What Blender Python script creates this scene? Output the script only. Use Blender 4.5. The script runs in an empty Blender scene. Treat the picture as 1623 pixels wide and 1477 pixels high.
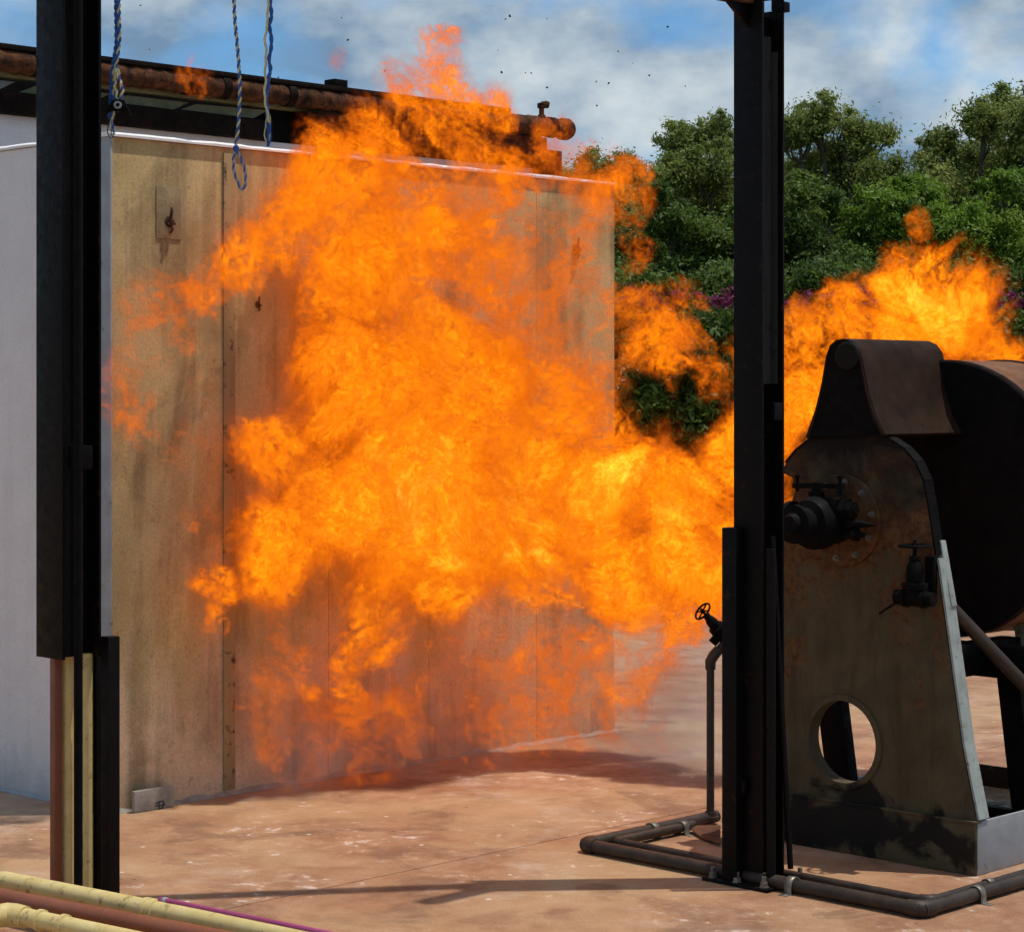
import bpy, bmesh, math, random
import numpy as np
from mathutils import Vector, Matrix, noise as mnoise

SC = bpy.context.scene
COL = SC.collection

# ------------------------------------------------------------------ camera
# one pixel of the 1623 x 1477 photograph = 1/F of a radian; horizon at row HY
F, CX, HY, EYE = 3528.0, 811.5, 618.0, 1.6
cam_data = bpy.data.cameras.new('camera')
cam = bpy.data.objects.new('camera', cam_data)
COL.objects.link(cam)
cam.location = (0, 0, EYE)
cam.rotation_euler = (math.radians(90), 0, 0)
cam_data.sensor_fit = 'HORIZONTAL'
cam_data.sensor_width = 36.0
cam_data.lens = 36.0 * F / 1623.0
cam_data.shift_y = -(738.5 - HY) / 1623.0
cam_data.clip_start = 0.1
cam_data.clip_end = 3000
SC.camera = cam

# ------------------------------------------------------------------ sky, sun, exposure
SUN_EL = math.radians(74)
SUN_AZ = Vector((1.0, 0.06)).normalized()          # horizontal direction towards the sun
world = bpy.data.worlds.new('World')
SC.world = world
world.use_nodes = True
wn, wl = world.node_tree.nodes, world.node_tree.links
wn.clear()
w_out = wn.new('ShaderNodeOutputWorld')
w_bg = wn.new('ShaderNodeBackground')
sky = wn.new('ShaderNodeTexSky')
sky.sky_type = 'NISHITA'
sky.sun_disc = False
sky.sun_elevation = SUN_EL
sky.sun_rotation = math.atan2(SUN_AZ.x, SUN_AZ.y)
sky.air_density = 1.0
sky.dust_density = 0.6
sky.ozone_density = 2.0
w_tc = wn.new('ShaderNodeTexCoord')
w_map = wn.new('ShaderNodeMapping')
w_map.inputs['Scale'].default_value = (1.0, 1.0, 1.7)
w_map.inputs['Location'].default_value = (0.19, 0.13, 0.07)
wl.new(w_tc.outputs['Generated'], w_map.inputs['Vector'])
w_n1 = wn.new('ShaderNodeTexNoise')
w_n1.inputs['Scale'].default_value = 9.0
w_n1.inputs['Detail'].default_value = 9.0
w_n1.inputs['Roughness'].default_value = 0.52
w_n1.inputs['Distortion'].default_value = 0.35
wl.new(w_map.outputs[0], w_n1.inputs['Vector'])
w_cov = wn.new('ShaderNodeValToRGB')              # how much cloud covers the blue
w_cov.color_ramp.elements[0].position = 0.37
w_cov.color_ramp.elements[0].color = (0, 0, 0, 1)
w_cov.color_ramp.elements[1].position = 0.54
w_cov.color_ramp.elements[1].color = (1, 1, 1, 1)
wl.new(w_n1.outputs['Fac'], w_cov.inputs['Fac'])
w_n2 = wn.new('ShaderNodeTexNoise')
w_n2.inputs['Scale'].default_value = 11.0
w_n2.inputs['Detail'].default_value = 8.0
w_n2.inputs['Roughness'].default_value = 0.55
wl.new(w_map.outputs[0], w_n2.inputs['Vector'])
w_tone = wn.new('ShaderNodeValToRGB')             # blue grey and white parts of the clouds
w_tone.color_ramp.elements[0].position = 0.40
w_tone.color_ramp.elements[0].color = (1.35, 2.2, 3.3, 1)
w_tone.color_ramp.elements[1].position = 0.64
w_tone.color_ramp.elements[1].color = (4.7, 5.3, 5.6, 1)
wl.new(w_n2.outputs['Fac'], w_tone.inputs['Fac'])
w_mix = wn.new('ShaderNodeMix')
w_mix.data_type = 'RGBA'
wl.new(w_cov.outputs['Color'], w_mix.inputs['Factor'])
w_hs = wn.new('ShaderNodeMix')
w_hs.data_type = 'RGBA'
w_hs.blend_type = 'MULTIPLY'
w_hs.inputs['Factor'].default_value = 1.0
wl.new(sky.outputs['Color'], [i for i in w_hs.inputs if i.name == 'A' and i.type == 'RGBA'][0])
[i for i in w_hs.inputs if i.name == 'B' and i.type == 'RGBA'][0].default_value = (0.42, 0.74, 1.0, 1)
wl.new([o for o in w_hs.outputs if o.type == 'RGBA'][0], [i for i in w_mix.inputs if i.name == 'A' and i.type == 'RGBA'][0])
wl.new(w_tone.outputs['Color'], [i for i in w_mix.inputs if i.name == 'B' and i.type == 'RGBA'][0])
wl.new([o for o in w_mix.outputs if o.type == 'RGBA'][0], w_bg.inputs['Color'])
w_bg.inputs['Strength'].default_value = 0.13
wl.new(w_bg.outputs[0], w_out.inputs['Surface'])

sun_data = bpy.data.lights.new('sun', 'SUN')
sun_data.energy = 3.2
sun_data.angle = math.radians(0.6)
sun_data.color = (1.0, 0.95, 0.87)
sun = bpy.data.objects.new('sun', sun_data)
COL.objects.link(sun)
to_sun = Vector((SUN_AZ.x * math.cos(SUN_EL), SUN_AZ.y * math.cos(SUN_EL), math.sin(SUN_EL)))
sun.rotation_euler = to_sun.to_track_quat('Z', 'Y').to_euler()
sun.location = (4, 2, 12)

SC.view_settings.view_transform = 'Standard'
SC.view_settings.look = 'None'
SC.view_settings.exposure = 0.0
SC.view_settings.gamma = 1.0
SC.view_settings.use_curve_mapping = False
SC.render.engine = 'CYCLES'
SC.cycles.use_denoising = True
SC.cycles.max_bounces = 4
SC.cycles.diffuse_bounces = 2
SC.cycles.glossy_bounces = 2
SC.cycles.transmission_bounces = 3
SC.cycles.transparent_max_bounces = 16
SC.cycles.volume_bounces = 0
SC.cycles.volume_step_rate = 2.5
SC.cycles.volume_max_steps = 512
SC.cycles.use_adaptive_sampling = True
SC.cycles.adaptive_threshold = 0.03
SC.cycles.adaptive_min_samples = 24
SC.cycles.sample_clamp_indirect = 4.0

# ------------------------------------------------------------------ the place's own axes
# U runs along the face of the concrete wall (right and away), V stands out of it (right and near)
A0 = Vector((-1.515, 8.40, 0.0))
TH = math.radians(45.6)
DU = Vector((math.cos(TH), math.sin(TH), 0.0))
DV = Vector((math.sin(TH), -math.cos(TH), 0.0))
DZ = Vector((0, 0, 1))

def W(u, v, z=0.0):
    return A0 + DU * u + DV * v + DZ * z

def ray(px, py):
    return Vector(((px - CX) / F, 1.0, (HY - py) / F))

def on_z(px, py, z=0.0):
    r = ray(px, py)
    t = (z - EYE) / r.z
    return Vector((0, 0, EYE)) + r * t

def on_plane(px, py, p0, n):
    r = ray(px, py)
    o = Vector((0, 0, EYE))
    return o + r * ((p0 - o).dot(n) / r.dot(n))

def on_u(px, py, u):
    return on_plane(px, py, W(u, 0), DU)

def on_v(px, py, v):
    return on_plane(px, py, W(0, v), DV)

def on_d(px, py, d):
    return Vector((0, 0, EYE)) + ray(px, py) * d

def uvz(p):
    q = p - A0
    return (q.dot(DU), q.dot(DV), p.z)
# ------------------------------------------------------------------ mesh helpers
ROOTLOC = {}

class MB:
    """collects shapes given in world coordinates and links them as one mesh object"""
    def __init__(self):
        self.v, self.f = [], []
    def add(self, vs, fs):
        b = len(self.v)
        self.v += [tuple(p) for p in vs]
        self.f += [tuple(i + b for i in f) for f in fs]
        return self
    def box(self, o, a, b, c):
        o, a, b, c = Vector(o), Vector(a), Vector(b), Vector(c)
        p = [o, o + a, o + a + b, o + b, o + c, o + a + c, o + a + b + c, o + b + c]
        fs = [(0, 3, 2, 1), (4, 5, 6, 7), (0, 1, 5, 4), (1, 2, 6, 5), (2, 3, 7, 6), (3, 0, 4, 7)]
        if a.cross(b).dot(c) < 0:
            fs = [f[::-1] for f in fs]
        return self.add(p, fs)
    def uvz(self, u0, u1, v0, v1, z0, z1):
        return self.box(W(u0, v0, z0), DU * (u1 - u0), DV * (v1 - v0), DZ * (z1 - z0))
    def prism(self, pts, ext):
        pts = [Vector(p) for p in pts]
        ext = Vector(ext)
        n = len(pts)
        nrm = Vector((0, 0, 0))
        for i in range(n):
            nrm += pts[i].cross(pts[(i + 1) % n])
        if nrm.dot(ext) > 0:
            pts = pts[::-1]
        vs = pts + [p + ext for p in pts]
        fs = [tuple(range(n)), tuple(range(2 * n - 1, n - 1, -1))]
        fs += [(i, i + n, (i + 1) % n + n, (i + 1) % n) for i in range(n)]
        return self.add(vs, fs)
    def tube(self, path, r, n=12, closed=False, cap=True):
        path = [Vector(p) for p in path]
        m = len(path)
        rs = r if isinstance(r, (list, tuple)) else [r] * m
        ref = None
        rings = []
        for i in range(m):
            if closed:
                t = path[(i + 1) % m] - path[i - 1]
            elif i == 0:
                t = path[1] - path[0]
            elif i == m - 1:
                t = path[-1] - path[-2]
            else:
                t = (path[i + 1] - path[i]).normalized() + (path[i] - path[i - 1]).normalized()
            if t.length < 1e-9:
                t = path[min(i + 1, m - 1)] - path[max(i - 1, 0)]
            if t.length < 1e-9:
                t = path[-1] - path[0]
            t.normalize()
            if ref is None:
                ref = t.cross(DZ) if abs(t.z) < 0.9 else t.cross(Vector((1, 0, 0)))
            e1 = ref - t * ref.dot(t)
            if e1.length < 1e-6:
                e1 = t.orthogonal()
            e1.normalize()
            ref = e1
            e2 = t.cross(e1)
            rings.append([path[i] + (e1 * math.cos(2 * math.pi * k / n) + e2 * math.sin(2 * math.pi * k / n)) * rs[i] for k in range(n)])
        vs = [p for rg in rings for p in rg]
        fs = []
        for i in range(m if closed else m - 1):
            a, b = i * n, ((i + 1) % m) * n
            for k in range(n):
                k2 = (k + 1) % n
                fs.append((a + k, a + k2, b + k2, b + k))
        if cap and not closed:
            fs.append(tuple(range(n - 1, -1, -1)))
            fs.append(tuple(range((m - 1) * n, m * n)))
        return self.add(vs, fs)
    def lathe(self, o, axis, prof, n=20):
        """prof: list of (distance along axis, radius)"""
        o, axis = Vector(o), Vector(axis).normalized()
        return self.tube([o + axis * a for a, _ in prof], [r for _, r in prof], n)
    def ring(self, o, axis, r0, r1, h, n=32):
        o, axis = Vector(o), Vector(axis).normalized()
        e1 = axis.orthogonal().normalized()
        e2 = axis.cross(e1)
        vs = []
        for (r, z) in ((r0, 0), (r1, 0), (r1, h), (r0, h)):
            for k in range(n):
                a = 2 * math.pi * k / n
                vs.append(o + axis * z + (e1 * math.cos(a) + e2 * math.sin(a)) * r)
        fs = []
        for q in range(4):
            a, b = q * n, ((q + 1) % 4) * n
            for k in range(n):
                k2 = (k + 1) % n
                fs.append((a + k, b + k, b + k2, a + k2))
        return self.add(vs, fs)
    def build(self, name, mat, parent=None, loc=None, bevel=0.0, smooth=True, angle=32, jitter=0.0, label=None):
        base = Vector((0, 0, 0))
        if parent is not None:
            base = ROOTLOC[parent.name]
        elif loc is not None:
            base = Vector(loc)
        me = bpy.data.meshes.new(name)
        vs = [(x - base.x, y - base.y, z - base.z) for (x, y, z) in self.v]
        me.from_pydata(vs, [], self.f)
        if bevel > 0:
            bm = bmesh.new()
            bm.from_mesh(me)
            ed = [e for e in bm.edges if len(e.link_faces) == 2 and e.calc_face_angle(0) > 0.6]
            bmesh.ops.bevel(bm, geom=ed, offset=bevel, segments=2, profile=0.6, affect='EDGES', clamp_overlap=True)
            bm.to_mesh(me)
            bm.free()
        if smooth:
            me.polygons.foreach_set('use_smooth', [True] * len(me.polygons))
            me.set_sharp_from_angle(angle=math.radians(angle))
        me.materials.append(mat)
        me.update()
        ob = bpy.data.objects.new(name, me)
        COL.objects.link(ob)
        if parent is not None:
            ob.parent = parent
        else:
            ob.location = base
        ROOTLOC[ob.name] = base
        if label:
            ob['label'] = label
        return ob

def thing(name, label, cat, loc, group=None):
    o = bpy.data.objects.new(name, None)
    COL.objects.link(o)
    o.empty_display_size = 0.1
    o.location = loc
    o['label'] = label
    o['category'] = cat
    if group:
        o['group'] = group
    ROOTLOC[o.name] = Vector(loc)
    return o

def tag(o, label, cat, group=None):
    o['label'] = label
    o['category'] = cat
    if group:
        o['group'] = group
    return o

def structure(o):
    o['kind'] = 'structure'
    return o

# ------------------------------------------------------------------ material helpers
class Mat:
    def __init__(self, name, rough=0.8, metal=0.0, spec=0.5):
        self.m = bpy.data.materials.new(name)
        self.m.use_nodes = True
        self.N, self.L = self.m.node_tree.nodes, self.m.node_tree.links
        self.b = self.N['Principled BSDF']
        self.out = self.N['Material Output']
        self.b.inputs['Roughness'].default_value = rough
        self.b.inputs['Metallic'].default_value = metal
        self.b.inputs['Specular IOR Level'].default_value = spec
        self.geo = self.N.new('ShaderNodeNewGeometry')
        self.pos = self.geo.outputs['Position']
    def objpos(self):
        self.pos = self.N.new('ShaderNodeTexCoord').outputs['Object']
        return self
    def place(self, src, loc=(0, 0, 0), rot=(0, 0, 0), scale=(1, 1, 1)):
        n = self.N.new('ShaderNodeMapping')
        n.inputs['Location'].default_value = loc
        n.inputs['Rotation'].default_value = rot
        n.inputs['Scale'].default_value = scale
        self.L.new(src, n.inputs[0])
        return n.outputs[0]
    def noise(self, scale, detail=4, rough=0.55, dist=0.0, v=None, stretch=None):
        n = self.N.new('ShaderNodeTexNoise')
        src = v or self.pos
        if stretch:
            src = self.place(src, scale=stretch)
        self.L.new(src, n.inputs['Vector'])
        n.inputs['Scale'].default_value = scale
        n.inputs['Detail'].default_value = detail
        n.inputs['Roughness'].default_value = rough
        n.inputs['Distortion'].default_value = dist
        return n.outputs['Fac']
    def voronoi(self, scale, v=None, feature='F1', rnd=1.0):
        n = self.N.new('ShaderNodeTexVoronoi')
        n.feature = feature
        self.L.new(v or self.pos, n.inputs['Vector'])
        n.inputs['Scale'].default_value = scale
        n.inputs['Randomness'].default_value = rnd
        return n.outputs['Distance']
    def ramp(self, x, stops):
        n = self.N.new('ShaderNodeValToRGB')
        els = n.color_ramp.elements
        def c4(c):
            return (c, c, c, 1) if isinstance(c, (int, float)) else (*c, 1)
        els[0].position, els[0].color = stops[0][0], c4(stops[0][1])
        els[1].position, els[1].color = stops[-1][0], c4(stops[-1][1])
        for p, c in stops[1:-1]:
            e = els.new(p)
            e.color = c4(c)
        self.L.new(x, n.inputs['Fac'])
        return n.outputs['Color']
    def mix(self, fac, a, b, blend='MIX'):
        n = self.N.new('ShaderNodeMix')
        n.data_type = 'RGBA'
        n.blend_type = blend
        for key, x in (('Factor', fac), ('A', a), ('B', b)):
            s = n.inputs[key] if key == 'Factor' else [i for i in n.inputs if i.name == key and i.type == 'RGBA'][0]
            if isinstance(x, (int, float)):
                s.default_value = x
            elif isinstance(x, (tuple, list)):
                s.default_value = (*x, 1)
            else:
                self.L.new(x, s)
        return [o for o in n.outputs if o.type == 'RGBA'][0]
    def math(self, op, a, b=None, clamp=False):
        n = self.N.new('ShaderNodeMath')
        n.operation = op
        n.use_clamp = clamp
        for i, x in enumerate((a, b)):
            if x is None:
                continue
            if isinstance(x, (int, float)):
                n.inputs[i].default_value = x
            else:
                self.L.new(x, n.inputs[i])
        return n.outputs[0]
    def dot(self, vec, off=0.0, src=None):
        n = self.N.new('ShaderNodeVectorMath')
        n.operation = 'DOT_PRODUCT'
        self.L.new(src or self.pos, n.inputs[0])
        n.inputs[1].default_value = tuple(vec)
        return self.math('SUBTRACT', n.outputs['Value'], off)
    def color(self, c):
        if isinstance(c, (tuple, list)):
            self.b.inputs['Base Color'].default_value = (*c, 1)
        else:
            self.L.new(c, self.b.inputs['Base Color'])
        return self
    def roughness(self, c):
        self.L.new(c, self.b.inputs['Roughness'])
        return self
    def bump(self, h, strength=0.3, dist=0.01):
        n = self.N.new('ShaderNodeBump')
        n.inputs['Strength'].default_value = strength
        n.inputs['Distance'].default_value = dist
        self.L.new(h, n.inputs['Height'])
        self.L.new(n.outputs[0], self.b.inputs['Normal'])
        return self

def worn(name, c1, c2, scale=9, rough=0.75, metal=0.0, bump=0.25, c3=None, c3_at=0.62, spec=0.4, stretch=None):
    m = Mat(name, rough, metal, spec)
    n = m.noise(scale, 6, .6, .2, stretch=stretch)
    col = m.ramp(n, [(.32, c1), (.68, c2)])
    if c3:
        k = m.ramp(m.noise(scale * 2.3, 5, .65), [(c3_at, 0.0), (c3_at + .1, 1.0)])
        col = m.mix(k, col, c3)
    m.color(col)
    r = m.ramp(m.noise(scale * 3, 4, .6), [(.3, max(.05, rough - .15)), (.7, min(1, rough + .15))])
    m.roughness(r)
    m.bump(m.noise(scale * 7, 5, .6), bump, .004)
    return m.m

# weathered concrete of the blast wall, soot and rust water on its burnt face
def wall_material(name, burnt):
    m = Mat(name, 0.9, 0, 0.25)
    up = m.dot((0, 0, 1))
    fine = m.noise(95, 4, .65)
    mid = m.noise(6, 6, .6, .3)
    if burnt:
        base = m.ramp(mid, [(.3, (.53, .365, .155)), (.7, (.64, .465, .225))])
        # paler pinkish towards the foot of the wall, with ragged streaks running up
        edge = m.noise(3.2, 5, .6, .4, stretch=(1, 1, .16))
        foot = m.math('SUBTRACT', m.math('MULTIPLY', edge, 2.4), m.math('MULTIPLY', up, 1.15))
        foot = m.ramp(foot, [(.30, 0.0), (.80, 1.0)])
        base = m.mix(foot, base, m.ramp(mid, [(.3, (.70, .49, .29)), (.7, (.80, .59, .39))]))
        # soot blown on in clouds and run down in vertical streaks
        soot = m.noise(1.9, 5, .62, .6)
        streak = m.noise(11, 5, .6, .15, stretch=(1, 1, .05))
        s = m.math('ADD', m.math('MULTIPLY', soot, .65), m.math('MULTIPLY', streak, .45))
        base = m.mix(m.ramp(s, [(.53, 0.0), (.70, .62)]), base, (.13, .085, .04))
        base = m.mix(m.ramp(m.noise(14, 6, .7, .2), [(.60, 0.0), (.72, .45)]), base, (.24, .14, .065))
        rings = m.voronoi(5.5)
        base = m.mix(m.ramp(rings, [(.035, .35), (.06, 0.0)]), base, (.16, .10, .05))
        speck = m.ramp(fine, [(.34, .80), (.6, 1.0)])
        base = m.mix(1.0, base, speck, 'MULTIPLY')
    else:
        base = m.ramp(mid, [(.3, (.76, .71, .68)), (.7, (.83, .78, .75))])
        streak = m.noise(7, 5, .6, .2, stretch=(1, 1, .07))
        base = m.mix(m.ramp(streak, [(.52, 0.0), (.75, .28)]), base, (.44, .42, .44))
        low = m.math('SUBTRACT', m.math('MULTIPLY', m.noise(5, 5, .6, .3, stretch=(1, 1, .3)), .9), m.math('MULTIPLY', up, 1.5))
        base = m.mix(m.ramp(low, [(.1, 0.0), (.45, .65)]), base, (.36, .35, .34))
        speck = m.ramp(fine, [(.3, .90), (.55, 1.0)])
        base = m.mix(1.0, base, speck, 'MULTIPLY')
    pits = m.voronoi(24)
    base = m.mix(m.ramp(pits, [(.05, .7), (.085, 0.0)]), base, (.14, .11, .08)) if burnt else base
    m.color(base)
    m.bump(m.math('ADD', m.noise(70, 5, .7), m.math('MULTIPLY', m.noise(9, 4, .6), 1.2)), .32, .006)
    return m.m

def floor_material():
    m = Mat('red_brown_concrete_paint', 0.8, 0, 0.3)
    big = m.noise(1.1, 6, .62, .5)
    mid = m.noise(5, 7, .65, .3)
    base = m.ramp(mid, [(.28, (.27, .122, .060)), (.5, (.39, .195, .100)), (.72, (.49, .275, .155))])
    base = m.mix(m.ramp(big, [(.42, 0.0), (.68, .65)]), base, (.56, .37, .19))
    base = m.mix(m.ramp(m.noise(2.3, 6, .6, .8), [(.56, 0.0), (.70, .7)]), base, (.25, .105, .06))
    worn_ = m.math('ADD', m.math('MULTIPLY', m.noise(.9, 5, .6, .6, v=m.place(m.pos, loc=(2.3, .4, 0))), .7), m.math('MULTIPLY', m.noise(9, 6, .65), .32))
    base = m.mix(m.ramp(worn_, [(.53, 0.0), (.66, .6)]), base, (.60, .45, .34))
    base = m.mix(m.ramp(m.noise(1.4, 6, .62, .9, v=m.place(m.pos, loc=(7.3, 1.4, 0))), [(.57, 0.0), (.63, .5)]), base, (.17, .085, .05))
    grain = m.noise(140, 3, .7)
    base = m.mix(1.0, base, m.ramp(grain, [(.3, .72), (.6, 1.0)]), 'MULTIPLY')
    # pale chips where the paint has flaked off, in drifts
    chip = m.noise(13, 7, .68, .25)
    drift = m.noise(1.7, 4, .6)
    k = m.math('ADD', m.math('MULTIPLY', chip, .8), m.math('MULTIPLY', drift, .42))
    base = m.mix(m.ramp(k, [(.728, 0.0), (.77, .7)]), base, (.66, .58, .52))
    base = m.mix(m.ramp(k, [(.64, 0.0), (.78, .35)]), base, (.60, .40, .27))
    dots = m.voronoi(5.5)
    base = m.mix(m.ramp(dots, [(.045, .8), (.06, 0.0)]), base, (.68, .60, .54))
    dark = m.voronoi(4.3, v=m.place(m.pos, loc=(3.1, 1.7, 0)))
    base = m.mix(m.ramp(dark, [(.022, .8), (.032, 0.0)]), base, (.08, .045, .03))
    m.color(base)
    m.roughness(m.ramp(m.noise(3, 5, .6), [(.35, .55), (.7, .92)]))
    m.bump(m.math('ADD', m.noise(90, 5, .7), m.math('MULTIPLY', chip, 1.5)), .35, .006)
    return m.m

# painted steel plate gone olive and rusty, blackened by flame
def burnt_plate_material():
    m = Mat('scorched_olive_paint', 0.75, 0, 0.15)
    mid = m.noise(7, 6, .65, .4)
    base = m.ramp(mid, [(.3, (.074, .056, .028)), (.7, (.120, .092, .050))])
    st = m.noise(10, 6, .68, .5, stretch=(1, 1, .22))
    base = m.mix(m.ramp(st, [(.46, 0.0), (.68, .65)]), base, (.045, .034, .016))
    up = m.dot((0, 0, 1))
    rust = m.math('ADD', m.math('MULTIPLY', m.noise(6.5, 7, .68, .5), 1.0), m.math('MULTIPLY', m.math('ABSOLUTE', m.math('SUBTRACT', up, 1.12)), -.42))
    base = m.mix(m.ramp(rust, [(.36, 0.0), (.47, .9)]), base, m.ramp(m.noise(40, 4, .7), [(.35, (.07, .022, .010)), (.7, (.19, .085, .028))]))
    # tar and wet patches along the foot
    wet = m.math('SUBTRACT', m.noise(4.6, 6, .55, .3), m.math('MULTIPLY', m.math('ABSOLUTE', m.math('SUBTRACT', up, .11)), 1.3))
    base = m.mix(m.ramp(wet, [(.37, 0.0), (.43, .95)]), base, (.012, .010, .008))
    # flame soot from the burner upwards
    soot = m.math('ADD', m.math('MULTIPLY', m.noise(5, 6, .65, .4), .36), m.math('MULTIPLY', up, .45))
    base = m.mix(m.ramp(soot, [(.70, 0.0), (.82, .97)]), base, (.008, .007, .006))
    m.color(base)
    m.bump(m.noise(45, 6, .7), .35, .004)
    return m.m

WALL_BURNT = wall_material('burnt_concrete', True)
WALL_PALE = wall_material('pale_concrete', False)
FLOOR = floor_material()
PLATE = burnt_plate_material()
BLACK = worn('black_sooty_steel', (.002, .0018, .0016), (.006, .0048, .0042), 14, .7, 0, .2, (.018, .009, .005), .66, .10)
COLUMN = worn('dark_oiled_steel', (.002, .0016, .0016), (.005, .0033, .003), 10, .5, 0, .2, (.028, .011, .007), .60, .14, (1, 1, .06))
RUST = worn('rusty_steel', (.05, .018, .009), (.16, .062, .024), 9, .85, 0, .5, (.025, .014, .010), .58)
DARKRUST = worn('dark_rusty_steel', (.005, .003, .0025), (.018, .009, .005), 9, .8, 0, .4, (.004, .003, .003), .56, .12)
PIPE_BROWN = worn('brown_black_pipe_paint', (.016, .011, .008), (.050, .030, .018), 12, .55, 0, .3, (.10, .055, .028), .64)
HOOD = worn('brown_scorched_hood', (.014, .007, .004), (.042, .021, .011), 6, .8, 0, .3, (.010, .006, .004), .58, .12)
DRUM = worn('scorched_drum_steel', (.003, .0025, .0025), (.008, .005, .004), 7, .8, 0, .3, (.02, .008, .004), .66, .12)
DRUMSIDE = worn('orange_brown_drum_steel', (.10, .035, .012), (.22, .085, .026), 8, .8, 0, .3, (.04, .018, .008), .64)  # drum side in orange brown, far lighter than its front
CREAM = worn('cream_gloss_paint', (.60, .44, .16), (.72, .56, .24), 11, .5, 0, .12, (.34, .23, .09), .57, .35)
OXIDE = worn('red_oxide_paint', (.20, .055, .022), (.27, .085, .035), 6, .5, 0, .08, (.12, .03, .014), .68, .5)
MAGENTA = worn('magenta_hose_rubber', (.34, .045, .13), (.45, .08, .20), 9, .5, 0, .05)
TEAL = worn('grey_green_paint', (.24, .28, .25), (.36, .40, .37), 16, .7, 0, .25, (.10, .055, .02), .60)
GREYSTEEL = worn('pale_grey_painted_steel', (.26, .27, .27), (.38, .39, .40), 7, .6, 0, .15, (.13, .10, .07), .62)
SLAT = worn('faded_green_sheet', (.16, .17, .09), (.27, .28, .17), 8, .7, 0, .2, (.09, .05, .025), .60)
WHITECOPE = worn('white_limewash', (.78, .74, .70), (.86, .83, .80), 12, .9, 0, .3, (.55, .47, .40), .68)
CONCRETE = worn('grey_concrete_block', (.24, .21, .17), (.36, .32, .27), 20, .9, 0, .5, (.2, .17, .14), .66)
CHARPIPE = worn('charred_rust_crust', (.020, .010, .007), (.17, .065, .026), 13, .95, 0, .9, (.018, .014, .012), .54, .15)
INK = worn('black_marker', (.012, .012, .014), (.02, .02, .022), 30, .6)
BLUE_ROPE = worn('blue_polypropylene_strand', (.012, .06, .26), (.03, .13, .42), 60, .6)
WHITE_ROPE = worn('pale_yellow_strand', (.50, .44, .20), (.68, .62, .36), 60, .7)
CHAR = worn('charred_flake', (.02, .012, .01), (.06, .025, .018), 40, .9)
BOLT = worn('dull_bolt_steel', (.14, .12, .09), (.26, .23, .18), 30, .5, .5, .1)
MOSS = worn('mossy_sludge', (.03, .05, .008), (.07, .10, .015), 18, .6, 0, .5, (.10, .08, .05), .6)
WATER = worn('rusty_tray_water', (.03, .025, .018), (.06, .05, .04), 5, .08, 0, .02, None, .6, .6)
STRIP = worn('sooty_joint_cover', (.28, .19, .085), (.44, .31, .15), 9, .9, 0, .4, (.07, .045, .025), .56, .25, (1, 1, .1))
PATCH = worn('grey_mortar_patch', (.26, .19, .105), (.40, .30, .165), 14, .95, 0, .5, (.14, .11, .08), .6, .2)
JOINT = worn('dark_joint_filler', (.05, .03, .02), (.09, .06, .04), 20, .95)
# ------------------------------------------------------------------ ground and floor
GRASS = worn('dry_earth_and_grass', (.06, .07, .02), (.13, .11, .05), 1.2, .95, 0, .4)
g = MB()
g.add([(-400, -60, -.03), (400, -60, -.03), (400, 900, -.03), (-400, 900, -.03)], [(0, 1, 2, 3)])
structure(g.build('ground', GRASS, smooth=False))
v_j1 = uvz(on_z(370, 1425))[1] * .5 + uvz(on_z(1090, 1296))[1] * .5
f = MB()
f.uvz(-9, 11, -6, 12, -.022, -.012)
floor = structure(f.build('floor', JOINT, smooth=False))
vl = [-6, v_j1 - 3.6, v_j1, v_j1 + 3.6, 9.5]
ul = [-9, -4.4, 5.6, 11]
for a, b in zip(vl, vl[1:]):
    for c, d in zip(ul, ul[1:]):
        s = MB()
        s.uvz(c + .003, d - .003, a + .003, b - .003, -.0115, 0)
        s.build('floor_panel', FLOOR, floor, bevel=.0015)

# ------------------------------------------------------------------ concrete blast wall
HW = 2.555
UE = uvz(on_v(974, 700, 0))[0]
wall = thing('concrete_wall', 'tall tan scorched concrete wall with white top edge, fire rolling up its face', 'wall', W(0, 0, 0))
seams = [uvz(on_v(p, 700, 0))[0] for p in (357, 521, 680, 850)]
us = [0.0] + seams + [UE]
for a, b in zip(us, us[1:]):
    p = MB()
    p.uvz(a + (.002 if a == 0 else .001), b - .001, -.16, 0, .0, HW)
    p.build('panel', WALL_BURNT, wall, bevel=.002)
p = MB()
p.uvz(.01, UE - .01, -.15, -.012, .0, HW - .01)
p.build('joint_core', JOINT, wall, smooth=False)
for s in seams[:1]:
    p = MB()
    p.uvz(s - .012, s + .045, .001, .008, .02, HW - .02)
    p.build('joint_strip', STRIP, wall, bevel=.002)
p = MB()
p.uvz(0, .16, -3.2, -.162, 0, HW)
p.build('side_panel', WALL_PALE, wall, bevel=.004)
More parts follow.
